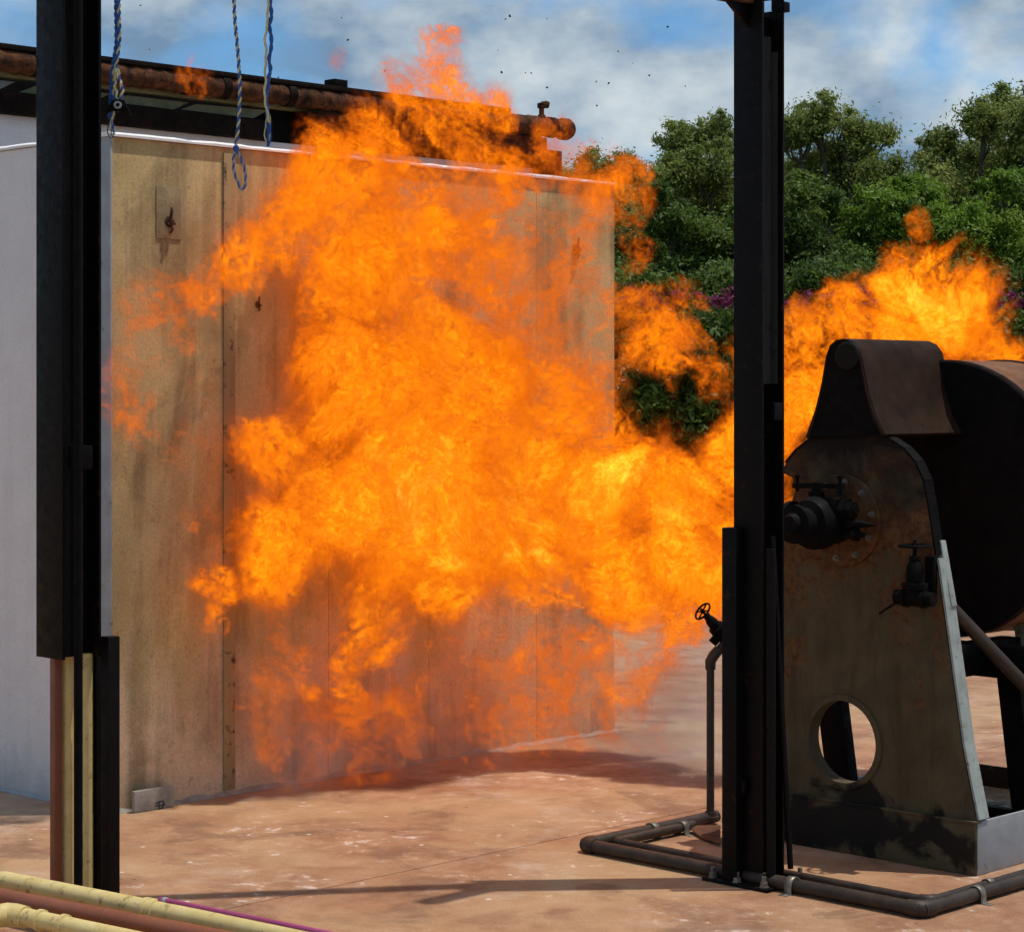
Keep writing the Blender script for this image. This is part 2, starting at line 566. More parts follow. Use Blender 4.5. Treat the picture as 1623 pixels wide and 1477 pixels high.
# uneven limewashed coping along the top, lit by the sun
for (u0, u1, v0, v1) in ((-.008, UE + .006, -.17, .012), (-.008, .17, -3.2, -.172)):
    p = MB()
    n = 46
    L_, R_ = [], []
    long_u = (u1 - u0) > (v1 - v0)
    rng = random.Random(5)
    for i in range(n + 1):
        t = i / n
        dz = rng.uniform(-.0022, .0022)
        if long_u:
            u = u0 + (u1 - u0) * t
            prof = [(u, v1), (u, v0)]
        else:
            v = v0 + (v1 - v0) * t
            prof = [(u0, v), (u1, v)]
        (ua, va), (ub, vb) = prof
        ins_u, ins_v = (ub - ua) * .09, (vb - va) * .09
        L_.append([W(ua, va, HW + .002), W(ua, va, HW + .010 + dz), W(ua + ins_u, va + ins_v, HW + .019 + dz), W(ub, vb, HW + .019 + dz), W(ub, vb, HW + .002)])
    vs = [q for r in L_ for q in r]
    fs = []
    for i in range(n):
        for k in range(4):
            a = i * 5 + k
            fs.append((a, a + 1, a + 6, a + 5))
        fs.append((i * 5 + 4, i * 5, i * 5 + 5, i * 5 + 9))
    fs += [(4, 3, 2, 1, 0), (n * 5, n * 5 + 1, n * 5 + 2, n * 5 + 3, n * 5 + 4)]
    p.add(vs, fs)
    p.build('coping', WHITECOPE, wall, angle=50)
p = MB()
p.uvz(-.004, .006, -.055, .004, .0, HW + .001)
p.build('corner_trim', GREYSTEEL, wall, bevel=.002, label='pale grey metal corner trim')
# skirting of mortar along the foot of the wall
rng = random.Random(3)
for (fu, L_, name) in ((True, UE, 'mortar_fillet'), (False, 3.1, 'mortar_fillet')):
    p = MB()
    n = 60
    sec = []
    for i in range(n + 1):
        t = L_ * i / n
        w_, h_ = rng.uniform(.012, .03), rng.uniform(.008, .022)
        if fu:
            sec.append([W(t, 0.0, 0.001), W(t, w_, 0.001), W(t, .001, h_)])
        else:
            sec.append([W(0, -t, 0.001), W(-w_, -t, 0.001), W(-.001, -t, h_)])
    vs = [q for r in sec for q in r]
    fs = []
    for i in range(n):
        a = i * 3
        fs += [(a + 1, a + 2, a + 5, a + 4), (a, a + 1, a + 4, a + 3), (a + 2, a, a + 3, a + 5)]
    p.add(vs, fs)
    p.build(name, CONCRETE if fu else GREYSTEEL, wall)
# cast-in lifting eyes
for (px, py) in ((267, 352), (912, 395), (408, 483)):
    c = on_v(px, py, 0.0)
    p = MB()
    kk = .6 if px == 408 else 1.0
    p.lathe(c, DV, [(0, .022), (.004, .022), (.005, .014), (.012, .013), (.013, .008), (.03, .008)], 10)
    p.tube([c + DV * .012 + DZ * .008, c + DV * .022 + DZ * .04, c + DV * .02 + DZ * .055], [.007, .006, .003], 8)
    p.tube([c + DV * .012 - DZ * .005, c + DV * .016 - DZ * .03 + DU * .008, c + DV * .012 - DZ * .045], [.006, .006, .004], 8)
    p.tube([c + DV * .016 - DU * .02 - DZ * .008, c + DV * .016 + DU * .02 - DZ * .006], .006, 8)
    if kk < 1:
        p.v = [tuple(c + (Vector(q) - c) * kk) for q in p.v]
    p.build('lifting_eye', RUST, wall)
c = on_v(267, 338, 0)
u_, v_, z_ = uvz(c)
p = MB(); p.uvz(u_ - .06, u_ + .06, .0005, .004, z_ - .10, z_ + .10); p.build('mortar_patch', PATCH, wall, bevel=.0015)
# ------------------------------------------------------------------ the block at the wall's foot
cb = on_z(213, 1289)
u0, v0, _ = uvz(cb)
u1 = uvz(on_v(277, 1280, v0))[0]
bw = thing('concrete_block', 'small grey concrete block with a black painted A mark at the wall foot', 'block', W((u0 + u1) / 2, v0, 0))
p = MB()
p.uvz(u0, u1, max(.034, v0 - .12), v0, .001, .083)
p.build('body', CONCRETE, bw, bevel=.006)
def bs(pts, r=.003):
    q = MB()
    q.tube([on_v(x, y, v0 + .001) for x, y in pts], r, 6)
    q.build('painted_stroke', INK, bw)
bs([(247, 1273), (252, 1270), (259, 1269), (260, 1274), (257, 1280), (252, 1283)], .0022)
bs([(253, 1270), (252, 1277), (253, 1283)], .002)
bs([(246, 1277), (254, 1276), (262, 1274)], .002)

# ------------------------------------------------------------------ shed roof behind the wall
VB = -2.7
shed = thing('industrial_shed', 'rusty roofed shed with a long pipe along its eaves behind the concrete wall', 'shed', W(0, VB, 0))
def zb(px, py, v=VB):
    q = on_v(px, py, v)
    return uvz(q)
ua = uvz(on_v(-90, 200, VB))[0]
ub = uvz(on_v(880, 250, VB))[0]
zt = (zb(0, 179)[2] + zb(500, 234)[2]) / 2
print('shed z', zb(0, 179), zb(500, 234), zb(0, 96), zb(493, 156), zb(901, 217))
p = MB(); p.uvz(ua, ub - .05, VB - .2, VB, 0, zt); p.build('wall', WALL_PALE, shed, bevel=.004)
z1 = (zb(0, 146)[2] + zb(160, 165)[2]) / 2
um = uvz(on_v(425, 200, VB))[0]
p = MB(); p.uvz(ua, um, VB - .12, VB + .05, zt + .001, z1); p.build('wall_beam', DARKRUST, shed, bevel=.004)
z2 = (zb(0, 122)[2] + zb(160, 142)[2]) / 2
z3 = (zb(0, 114)[2] + zb(160, 133)[2]) / 2
p = MB(); p.uvz(ua, uvz(on_v(480, 180, VB))[0], VB - .05, VB + .03, z2, z3); p.build('eaves_rail', SLAT, shed, bevel=.003)
zp = (zb(0, 97)[2] + zb(493, 157)[2] + zb(901, 217)[2]) / 3
rp = 16.5 * zb(450, 150)[0] * 0 + 16.5 * (on_v(450, 150, VB).y) / F
ue = uvz(on_v(903, 217, VB + .12))[0]
pts = []
rng = random.Random(8)
n = 150
for i in range(n + 1):
    pts.append(W(ua + (ue - ua) * i / n, VB + .1, zp + rng.uniform(-.005, .005)))
p = MB(); p.tube(pts, [rp * rng.uniform(.93, 1.06) for _ in pts], 16)
pipe = p.build('eaves_pipe', CHARPIPE, shed, angle=60)
for i in range(9):
    u = ua + (ue - ua) * (i + .5) / 9 + rng.uniform(-.2, .2)
    p = MB(); p.lathe(W(u, VB + .1, zp), DU, [(0, rp * 1.12), (.05, rp * 1.14)], 16); p.build('pipe_collar', DARKRUST, pipe)
p = MB(); p.lathe(W(ue - .07, VB + .1, zp), DU, [(0, rp * 1.1), (.02, rp * 1.2), (.06, rp * 1.2), (.09, rp * .95)], 16); p.build('pipe_cap', CHARPIPE, pipe)
ur = uvz(on_v(782, 178, VB))[0]
p = MB(); p.uvz(ua, ur, VB + .02, VB + .15, zp + rp * .9, zp + rp * 1.35); p.build('ridge_rail', DARKRUST, shed, bevel=.003)
q = zb(517, 141); p = MB(); p.uvz(q[0] - .05, q[0] + .05, VB + .04, VB + .13, zp + rp * 1.35, zp + rp * 2.1); p.build('vent_box', BLACK, shed, bevel=.004)
# the stub pipe with a cowl near the end
q = zb(840, 195); a = W(q[0], VB + .1, zp + rp * .8)
hh = zb(840, 168)[2] - a.z
p = MB(); p.lathe(a, DZ, [(0, .026), (.02, .026), (.03, .016), (hh * .7, .016), (hh * .75, .026), (hh * 1.05, .028), (hh * 1.12, .012)], 12)
p.tube([a + DZ * hh * .95, a + DZ * hh * .98 + DV * .02 + DU * .02, a + DZ * hh * .94 + DV * .03 + DU * .035], [.022, .024, .02], 10)
p.build('cowl', CHARPIPE, shed)
# bent louvre sheets under the pipe, dark gaps between
k = 0
u = ua
rng = random.Random(21)
while u < um - .1:
    L_ = rng.uniform(.28, .5)
    gp = rng.uniform(.04, .16)
    t = rng.uniform(-.03, .03)
    p = MB()
    p.prism([W(u, VB - .01, z1 + .012 + t * .2), W(u + L_, VB - .01, z1 + .012), W(u + L_ + .10, VB - .01, z1 + (z2 - z1) * rng.uniform(.7, .95)), W(u + .1, VB - .01, z1 + (z2 - z1) * rng.uniform(.7, .98))], DV * .006)
    p.build('louvre_sheet', SLAT if rng.random() < .7 else GREYSTEEL, shed, smooth=False)
    u += L_ + gp
# black solid painted as the unlit inside of the shed, and its end frame
p = MB(); p.uvz(ua, ub - .02, VB - 1.6, VB - .24, zt - .4, zp - rp * .2); p.build('shaded_interior', BLACK, shed)
p = MB(); p.uvz(um, ub - .1, VB - .2, VB - .02, zt + .001, zp - rp * .4); p.build('shaded_opening', BLACK, shed, bevel=.004)  # black board painted as the shaded opening under the pipe
q0 = zb(573, 190); p = MB(); p.uvz(q0[0], q0[0] + .04, VB - .018, VB + .02, zt + .001, zp - rp); p.build('post', DARKRUST, shed, bevel=.003)
q0 = zb(862, 250); p = MB(); p.uvz(q0[0] - .1, ub, VB - .4, VB + .06, zb(870, 282)[2] - .1, zb(870, 240)[2]); p.build('end_bracket', BLACK, shed, bevel=.006)
p = MB(); p.uvz(um + .2, ub - .2, VB - .01, VB + .12, zp - rp * 3.2, zp - rp * 1.2); p.build('lower_beam', DARKRUST, shed, bevel=.006)
# ------------------------------------------------------------------ steel columns
GREYDARK = worn('highlight_grey_steel', (.02, .021, .018), (.06, .062, .055), 12, .55, 0, .2, (.02, .01, .008), .6, .2, (1, 1, .06))  # grey for the highlights painted into the column's channel
def h_section(c, b, z0, z1, t=.010, hole=None):
    """column of H section; flanges stand across U, the web runs along U"""
    u, v, _ = uvz(c)
    h = b / 2
    m = []
    a = MB(); a.uvz(u - h, u - h + t, v - h, v + h, z0, z1); m.append(('flange', a))
    a = MB()
    if hole:
        (v0, v1, ha, hb) = hole
        a.uvz(u + h - t, u + h, v - h, v + h, z0, ha)
        a.uvz(u + h - t, u + h, v - h, v0, ha, hb)
        a.uvz(u + h - t, u + h, v1, v + h, ha, hb)
        a.uvz(u + h - t, u + h, v - h, v + h, hb, z1)
    else:
        a.uvz(u + h - t, u + h, v - h, v + h, z0, z1)
    m.append(('flange', a))
    a = MB(); a.uvz(u - h + t, u + h - t, v - t / 2, v + t / 2, z0, z1 if not hole else hole[2] - .02); m.append(('web', a))
    return m

DR = 7.24
cr = on_d(1203, 700, DR); cr.z = 0
BR = .117
colr = thing('steel_column', 'black steel column with a bolted base plate beside the drum machine', 'column', cr)
uc, vc_, _ = uvz(cr)
ph = on_u(1218, 10, uc + BR / 2)
vh = uvz(ph)[1]
hole = (vh - .016, vh + .018, on_u(1218, 20, uc + BR / 2).z, on_u(1218, 2, uc + BR / 2).z)
for nm, a in h_section(cr, BR, .012, 3.3, .009, hole):
    a.build(nm, COLUMN, colr, bevel=.002)
a = MB(); a.uvz(uc - .11, uc + .13, vc_ - .15, vc_ + .12, .0005, .012)
bp = a.build('base_plate', COLUMN, colr, bevel=.002)
for (du, dv) in ((-.09, -.12), (-.09, .09), (.1, -.12), (-.09, -.02), (.1, .09)):
    a = MB()
    o = W(uc + du, vc_ + dv, .012)
    a.lathe(o, DZ, [(0, .017), (.003, .017), (.0031, .013), (.016, .013), (.0161, .008), (.034, .008)], 6)
    a.build('anchor_bolt', BOLT, bp)
# short box stub welded to the front of it
st = on_d(1164, 700, DR - .02)
us_, vs_, _ = uvz(st)
zst = EYE + (HY - 836) * st.y / F
a = MB(); a.uvz(us_ - .028, us_ + .034, vs_ - .03, vs_ + .03, .012, zst)
a.build('stub_post', COLUMN, colr, bevel=.003)
a = MB(); a.uvz(us_ - .010, us_ + .012, vs_ + .022, vs_ + .050, .3, .34); a.build('weld_lug', COLUMN, colr)
a = MB(); a.tube([on_d(1224, 850, DR - .06), on_d(1253, 1376, DR - .06)], .0095, 10); a.build('brace_rod', COLUMN, colr)
a = MB(); a.tube([on_d(1222, 870, DR - .10), on_d(1222, 1395, DR - .10)], .016, 10); a.build('conduit', COLUMN, colr)
o = on_d(1232, 652, DR - .02)
a = MB(); u_, v_, z_ = uvz(o); a.uvz(u_ - .03, u_ + .012, v_ - .01, v_ + .012, z_ - .028, z_ + .028); a.build('clamp', COLUMN, colr, bevel=.002)
o = on_d(1240, 10, DR); u_, v_, z_ = uvz(o)
a = MB(); a.uvz(u_ - .01, u_ + .02, v_ - .01, v_ + .016, z_ - .02, z_ + .012); a.build('clamp', COLUMN, colr, bevel=.002)
a = MB(); a.uvz(uc - BR / 2 + .012, uc + BR / 2 - .010, vc_ + .006, vc_ + .012, 1.62, 2.75); a.build('highlight_strip', GREYDARK, colr)  # paler strips stand in for vertical highlights inside the channel
a = MB(); v9 = vc_ + BR * .22; a.uvz(uc + BR / 2 - .0125, uc + BR / 2 - .0092, v9 - .012, v9 + .012, 1.62, 2.70); a.build('highlight_strip', GREYDARK, colr)
# rafter running towards the camera from the column head, with its gusset
zr = EYE + (HY - 11) * DR / F
a = MB(); a.uvz(uc - .34, uc - BR / 2 - .001, vc_ - .028, vc_ + .028, zr, zr + .16)
a.build('rafter', RUST, colr, bevel=.004)
a = MB()
gz = EYE + (HY - 47) * DR / F
gu = uvz(on_v(1150, 12, vc_))[0]
a.prism([W(uc - BR / 2 - .0015, vc_ - .006, gz), W(uc - BR / 2 - .0015, vc_ - .006, zr - .0005), W(gu, vc_ - .006, zr - .0005)], DV * .012)
a.build('gusset', COLUMN, colr, smooth=False)

DL = 6.86
cl = on_d(109, 700, DL); cl.z = 0
BL = .142
coll = thing('steel_column', 'black steel column with cream conduits and a brown bar below its cladding', 'column', cl)
ul_, vl_, _ = uvz(cl)
zc = EYE + (HY - 1040) * DL / F
for nm, a in h_section(cl, BL, zc, 3.3, .010):
    a.build(nm, COLUMN, coll, bevel=.002)
# black inner lining in the channel
a = MB(); a.uvz(ul_ - BL / 2 + .012, ul_ + BL / 2 - .012, vl_ + .006, vl_ + .012, zc, 3.3); a.build('lining', BLACK, coll)
o = on_d(125, 725, DL - .085); u_, v_, z_ = uvz(o)
a = MB(); a.uvz(u_ - .02, u_ + .03, v_ - .03, v_ + .03, z_ - .036, z_ + .036); a.build('bracket', BLACK, coll, bevel=.002)
def upright(x0, x1, ytop, ybot, d, nm, mat, square=False):
    x = (x0 + x1) / 2
    r = (x1 - x0) / 2 * d / F
    t = on_d(x, ytop, d)
    b = on_d(x, ytop, d); b.z = .001
    a = MB()
    if square:
        k = r / (abs(DU.x) + abs(DV.x))
        u_, v_, _ = uvz(t)
        a.uvz(u_ - k, u_ + k, v_ - k, v_ + k, .001, t.z)
        a.build(nm, mat, coll, bevel=.002)
    else:
        a.tube([b, t], r, 14)
        a.build(nm, mat, coll)
upright(79, 99, 1035, 0, DL + .02, 'brown_bar', OXIDE, True)
upright(98, 118, 1035, 0, DL + .05, 'conduit', CREAM)
upright(117, 131, -30, 0, DL - .11, 'drop_bar', BLACK)
upright(129, 147, 1035, 0, DL + .02, 'conduit', CREAM)
upright(147, 161, 1035, 0, DL + .03, 'shaded_gap', BLACK, True)  # added black post standing in for the shaded gap by the stub
upright(160, 190, 1008, 0, DL - .02, 'stub_post', COLUMN, True)
# crossbeam joining the two column heads above the picture; the ropes hang from it
a = MB()
tl, tr = Vector((cl.x, cl.y, 3.30)), Vector((cr.x, cr.y, 3.30))
ax = (tr - tl).normalized(); sd = ax.cross(DZ) * .04
a.box(tl - ax * .3 - sd, ax * ((tr - tl).length + .6), sd * 2, DZ * .14)
a.build('crossbeam', RUST, colr, bevel=.004)

# ------------------------------------------------------------------ ropes hanging from the crossbeam
def rope_path(pts, d):
    """smooth world path through photo pixels at depth d"""
    out = []
    P = [on_d(x, y, d) for x, y in pts]
    for i in range(len(P) - 1):
        p0, p1, p2, p3 = P[max(i - 1, 0)], P[i], P[i + 1], P[min(i + 2, len(P) - 1)]
        for k in range(8):
            t = k / 8
            out.append(.5 * ((2 * p1) + (p2 - p0) * t + (2 * p0 - 5 * p1 + 4 * p2 - p3) * t * t + (3 * p1 - p0 - 3 * p2 + p3) * t ** 3))
    out.append(P[-1])
    # resample to even steps
    res = [out[0]]
    for q in out[1:]:
        while (q - res[-1]).length > .006:
            res.append(res[-1] + (q - res[-1]).normalized() * .006)
    return res
def strand(root, path, rad, off, pitch, ph, mat, nm='strand', n=5, amp=1.0):
    pts = []
    for i, q in enumerate(path):
        a = 2 * math.pi * i * .006 / pitch + ph
        t = (path[min(i + 1, len(path) - 1)] - path[max(i - 1, 0)]).normalized()
        e1 = t.cross(Vector((0, 1, 0))).normalized(); e2 = t.cross(e1)
        pts.append(q + (e1 * math.cos(a) + e2 * math.sin(a)) * off)
    m = MB(); m.tube(pts, rad, n); m.build(nm, mat, root)
def beam_y(px):
    t = (px - 109) / (1203 - 109)
    return DL + (DR - DL) * t
def top_py(d):
    return HY - (3.305 - EYE) * F / d
d1 = beam_y(185)
r1 = thing('rope', 'blue and white rope with a knot and a dark shackle plate', 'rope', on_d(185, top_py(d1), d1), 'ropes hanging from the crossbeam')
for (dx, mats, ph) in ((-2.2, BLUE_ROPE, 0), (2.2, WHITE_ROPE, 1.0)):
    pth = rope_path([(185 + dx, top_py(d1)), (186 + dx, 0), (187 + dx, 60), (184 + dx, 88), (180 + dx, 115), (178 + dx, 150), (176 + dx, 190)], d1)
    strand(r1, pth, .0040, .0034, .042, ph, BLUE_ROPE)
    strand(r1, pth, .0036, .0034, .042, ph + math.pi, WHITE_ROPE if dx > 0 else BLUE_ROPE)
m = MB(); m.lathe(on_d(184, 116, d1), DZ, [(-.016, .005), (-.010, .012), (0, .014), (.01, .011), (.016, .005)], 8); m.build('knot', WHITE_ROPE, r1)
pth = rope_path([(184, 116), (190, 128), (194, 145), (190, 160)], d1 - .012)
strand(r1, pth, .0040, .003, .03, 0, WHITE_ROPE); strand(r1, pth, .0036, .003, .03, math.pi, BLUE_ROPE)
pth = rope_path([(184, 116), (182, 135), (185, 150), (187, 160)], d1 - .012)
strand(r1, pth, .0040, .003, .03, 0, WHITE_ROPE)
m = MB(); m.prism([on_d(x, y, d1 - .02) for x, y in ((164, 181), (177, 160), (182, 157), (196, 158), (208, 183), (196, 178), (178, 176))], (0, .012, 0)); m.build('shackle_plate', BLACK, r1, bevel=.002)
m = MB(); m.ring(on_d(187, 167, d1 - .022), (0, 1, 0), .006, .012, -.008, 16); m.build('ring', GREYSTEEL, r1)
rng = random.Random(2)
for k in range(7):
    x = 176 + rng.uniform(-4, 4)
    pth = rope_path([(176, 186), (x, 200), (x + rng.uniform(-2, 2), 212), (176 + rng.uniform(-4, 6), 226 + rng.uniform(-8, 3))], d1)
    strand(r1, pth, .0018, .001, .05, k, BLUE_ROPE if k % 3 else WHITE_ROPE, 'frayed_strand', 4)
d2 = beam_y(375)
r2 = thing('rope', 'thin blue and white rope ending in a long open loop', 'rope', on_d(372, top_py(d2), d2), 'ropes hanging from the crossbeam')
pth = rope_path([(368, top_py(d2)), (371, 0), (376, 70), (380, 130), (379, 180), (376, 215), (373, 236)], d2)
strand(r2, pth, .0040, .0030, .034, 0, BLUE_ROPE); strand(r2, pth, .0036, .0030, .034, math.pi, WHITE_ROPE)
m = MB(); m.lathe(on_d(374, 236, d2), DZ, [(-.012, .004), (-.006, .009), (.004, .010), (.012, .004)], 8); m.build('knot', BLUE_ROPE, r2)
pth = rope_path([(374, 238), (370, 252), (371, 272), (377, 290), (384, 302), (389, 290), (388, 268), (381, 250), (375, 238)], d2)
strand(r2, pth, .0034, .0022, .03, 0, GREYSTEEL); strand(r2, pth, .0032, .0022, .03, math.pi, BLUE_ROPE)
d3 = beam_y(427)
r3 = thing('rope', 'doubled rope of a loose yellow and a blue strand with a frayed blue end', 'rope', on_d(428, top_py(d3), d3), 'ropes hanging from the crossbeam')
pth = rope_path([(428, top_py(d3)), (429, 0), (431, 25), (427, 45), (431, 65), (427, 90), (428, 110), (425, 135), (422, 160), (424, 180), (427, 196)], d3)
strand(r3, pth, .0052, .0012, .06, 0, BLUE_ROPE); strand(r3, pth, .0040, .0040, .06, 2, BLUE_ROPE)
pth = rope_path([(426, top_py(d3)), (425, 0), (423, 20), (424, 40), (420, 60), (422, 85), (420, 110), (421, 130), (419, 150), (422, 172), (427, 196)], d3 - .008)
strand(r3, pth, .0040, .0014, .05, 0, WHITE_ROPE)
for k in range(8):
    x = 424 + rng.uniform(-5, 5)
    pth = rope_path([(426, 178), (x, 196), (x + rng.uniform(-2, 2), 214), (424 + rng.uniform(-5, 5), 233 + rng.uniform(-8, 2))], d3)
    strand(r3, pth, .0021, .001, .05, k, BLUE_ROPE if k % 4 else WHITE_ROPE, 'frayed_strand', 4)

# ------------------------------------------------------------------ painted pipes in the foreground
def run(p0, p1, ext0=0, ext1=0):
    a, b = Vector(p0), Vector(p1)
    d = (b - a).normalized()
    return a - d * ext0, b + d * ext1, d
def legs(root, a, d, t_list, r, mat):
    for t in t_list:
        q = a + d * t
        m = MB(); m.tube([Vector((q.x, q.y, .001)), Vector((q.x, q.y, q.z - r * .8))], .012, 8)
        m.build('support_leg', mat, root)
a, b, d = run(on_z(0, 1394, .12), on_z(470, 1487, .12), .9, .8)
t = thing('painted_pipe', 'cream pipe with a coupling, running above the brown pipe in front of the column', 'pipe', Vector((a.x, a.y, 0)), 'painted pipes on the floor')
m = MB(); m.tube([a, b], .0285, 20); m.build('tube', CREAM, t)
q = on_z(240, 1441, .12); q = a + d * (q - a).dot(d)
m = MB(); m.lathe(q - d * .026, d, [(0, .0287), (.002, .033), (.020, .0335), (.022, .030), (.03, .030), (.032, .0335), (.05, .033), (.052, .0287)], 20); m.build('coupling', CREAM, t)
legs(t, a, d, (.25, (b - a).length - .2), .0285, BLACK)
a, b, d = run(on_z(0, 1421, .115), on_z(330, 1484, .115), .9, .9)
t = thing('painted_pipe', 'red brown pipe lying between the two cream pipes', 'pipe', Vector((a.x, a.y, 0)), 'painted pipes on the floor')
m = MB(); m.tube([a, b], .0255, 20); m.build('tube', OXIDE, t)
q = on_z(165, 1452, .115); q = a + d * (q - a).dot(d)
m = MB(); m.lathe(q, d, [(0, .0257), (.002, .028), (.02, .028), (.022, .0257)], 20); m.build('coupling', OXIDE, t)
legs(t, a, d, (.25, (b - a).length - .2), .0255, BLACK)
a, b, d = run(on_z(22, 1449, .11), on_z(170, 1480, .11), 0, .9)
t = thing('painted_pipe', 'cream pipe with an elbow at its end and two sockets', 'pipe', Vector((a.x, a.y, 0)), 'painted pipes on the floor')
m = MB(); m.tube([a, b], .0255, 20); m.build('tube', CREAM, t)
q0 = a - d * .01
m = MB()
arc = [a + d * .05, a + d * .01, a - d * .012 - DU * .012, a - d * .018 - DU * .035, a - d * .018 - DU * .06]
m.tube(arc, [.031, .033, .034, .033, .031], 18); m.build('elbow', CREAM, t)
m = MB(); m.tube([a - d * .018 - DU * .05, a - d * .018 - DU * .5, a - d * .018 - DU * .52 - DZ * .10], .0255, 18); m.build('return_tube', CREAM, t)
for (x, y) in ((62, 1457), (98, 1465)):
    q = on_z(x, y, .11); q = a + d * (q - a).dot(d)
    m = MB(); m.lathe(q, d, [(0, .0257), (.002, .031), (.016, .031), (.018, .0257)], 20); m.build('socket', CREAM, t)
legs(t, a, d, (.7, (b - a).length - .1), .0255, BLACK)
a, b, d = run(on_z(252, 1425, .150), on_z(495, 1474, .150), 0, .9)
t = thing('hose', 'thin magenta hose lying along the top of the cream pipe', 'hose', Vector((a.x, a.y, 0)))
m = MB(); m.lathe(a, d, [(0, .006), (.004, .0085), ((b - a).length, .0085)], 12); m.build('tube', MAGENTA, t)
m = MB(); m.lathe(a + d * .02, d, [(0, .0088), (.001, .0105), (.012, .0105), (.013, .0088)], 12); m.build('clip', GREYSTEEL, t)

# ------------------------------------------------------------------ drum machine
pB = on_z(1546, 1389)
UM, VR, _ = uvz(pB)
mach = thing('drum_furnace', 'sooty black drum machine on a scorched olive end frame standing in a low tray', 'machine', W(UM + .1, VR - .3, 0))
VL = VR - .80
TZ = EYE + (HY - 1304) * pB.y / F
# tray
for nm, args in (('tray_wall', (UM, UM + .012, VL, VR, .001, TZ)), ('tray_wall', (UM + .013, UM + 1.0, VR - .012, VR, .001, TZ)),
                 ('tray_wall', (UM + .013, UM + 1.0, VL, VL + .012, .001, TZ)), ('tray_wall', (UM + 1.001, UM + 1.013, VL, VR, .001, TZ))):
    m = MB(); m.uvz(*args)
    m.build(nm, PLATE if args[1] - args[0] < .02 else GREYSTEEL, mach, bevel=.002)
m = MB(); m.uvz(UM + .013, UM + 1.0, VL + .013, VR - .013, .004, .10); m.build('tray_water', WATER, mach)
m = MB()
rng = random.Random(4)
nu, nv = 26, 22
vs, fs = [], []
for i in range(nu + 1):
    for j in range(nv + 1):
        uu = UM + .014 + .98 * i / nu; vv = VL + .014 + .77 * j / nv
        h = .094 + .035 * max(-.4, mnoise.fractal(Vector((uu * 4, vv * 4, 0)), 1, 2, 4)) + (.02 if j > nv - 3 else 0)
        vs.append(W(uu, vv, h))
for i in range(nu):
    for j in range(nv):
        k = i * (nv + 1) + j
        fs.append((k, k + 1, k + nv + 2, k + nv + 1))
m.add(vs, fs); m.build('tray_moss', MOSS, mach)
m = MB(); m.uvz(UM - .006, UM + .03, VL, VR + .004, TZ - .004, TZ + .004); m.build('tray_lip', PLATE, mach, bevel=.0015)

# end plate with a porthole
UP = UM + .016
def P(px, py):
    return on_u(px, py, UP)
out_px = [(1547, 1300), (1524, 1180), (1500, 1005), (1482, 880), (1470, 800), (1463, 762), (1450, 733), (1432, 712), (1408, 696), (1378, 684), (1345, 679),
          (1312, 684), (1284, 697), (1262, 714), (1246, 734), (1238, 748), (1256, 757), (1261, 780), (1252, 800), (1238, 808), (1224, 860), (1212, 1000), (1202, 1150), (1194, 1300)]
outer = [P(*q) for q in out_px]
hc = P(1336, 1175)
hr = 66 * hc.y / F
hole_pts = [hc + (DV * math.cos(a) + DZ * math.sin(a)) * hr for a in [2 * math.pi * k / 40 for k in range(40)]]
def plate_with_hole(outer, holes, ext):
    bm = bmesh.new()
    for loop in [outer] + holes:
        vv = [bm.verts.new(p) for p in loop]
        for i in range(len(vv)):
            bm.edges.new((vv[i], vv[(i + 1) % len(vv)]))
    bmesh.ops.triangle_fill(bm, use_beauty=True, use_dissolve=False, edges=bm.edges[:])
    bm.normal_update()
    g = bmesh.ops.extrude_face_region(bm, geom=bm.faces[:])
    for e in g['geom']:
        if isinstance(e, bmesh.types.BMVert):
            e.co += Vector(ext)
    bmesh.ops.recalc_face_normals(bm, faces=bm.faces[:])
    bm.verts.index_update()
    m = MB()
    m.add([v.co.copy() for v in bm.verts], [tuple(v.index for v in f.verts) for f in bm.faces])
    bm.free()
    return m
m = plate_with_hole(outer, [hole_pts], DU * .012)
m.build('end_plate', PLATE, mach, angle=20)
m = MB(); m.ring(hc - DU * .008, DU, hr - .002, hr + .020, .06, 40)
m.build('porthole_collar', PLATE, mach)
# flange strips along the plate's edges
edge = [P(*q) for q in ((1549, 1299), (1526, 1180), (1502, 1005), (1485, 885))]
m = MB()
for a_, b_ in zip(edge, edge[1:]):
    m.box(a_, b_ - a_, DV * .008, DU * .06)
m.build('edge_flange', TEAL, mach)
edge = [P(*q) for q in out_px[3:15]]
m = MB()
for a_, b_ in zip(edge, edge[1:]):
    m.box(a_ - DU * .002, b_ - a_, (b_ - a_).cross(DU).normalized() * -.007, DU * .05)
m.build('edge_rim', BLACK, mach)
# burner flange and its bolts
fc = P(1338, 824)
FR = 73 * fc.y / F
m = MB(); m.lathe(fc - DU * .018, DU, [(0, FR * .97), (.003, FR), (.018, FR)], 48)
fl_ = m.build('burner_flange', PLATE, mach)
for k in range(10):
    a = 2 * math.pi * (k + .3) / 10
    o = fc + (DV * math.cos(a) + DZ * math.sin(a)) * FR * .83 - DU * .018
    m = MB(); m.lathe(o, -DU, [(0, .013), (.003, .013), (.0031, .0105), (.013, .0105), (.0135, .006), (.02, .006)], 6)
    m.build('bolt', BOLT, fl_)
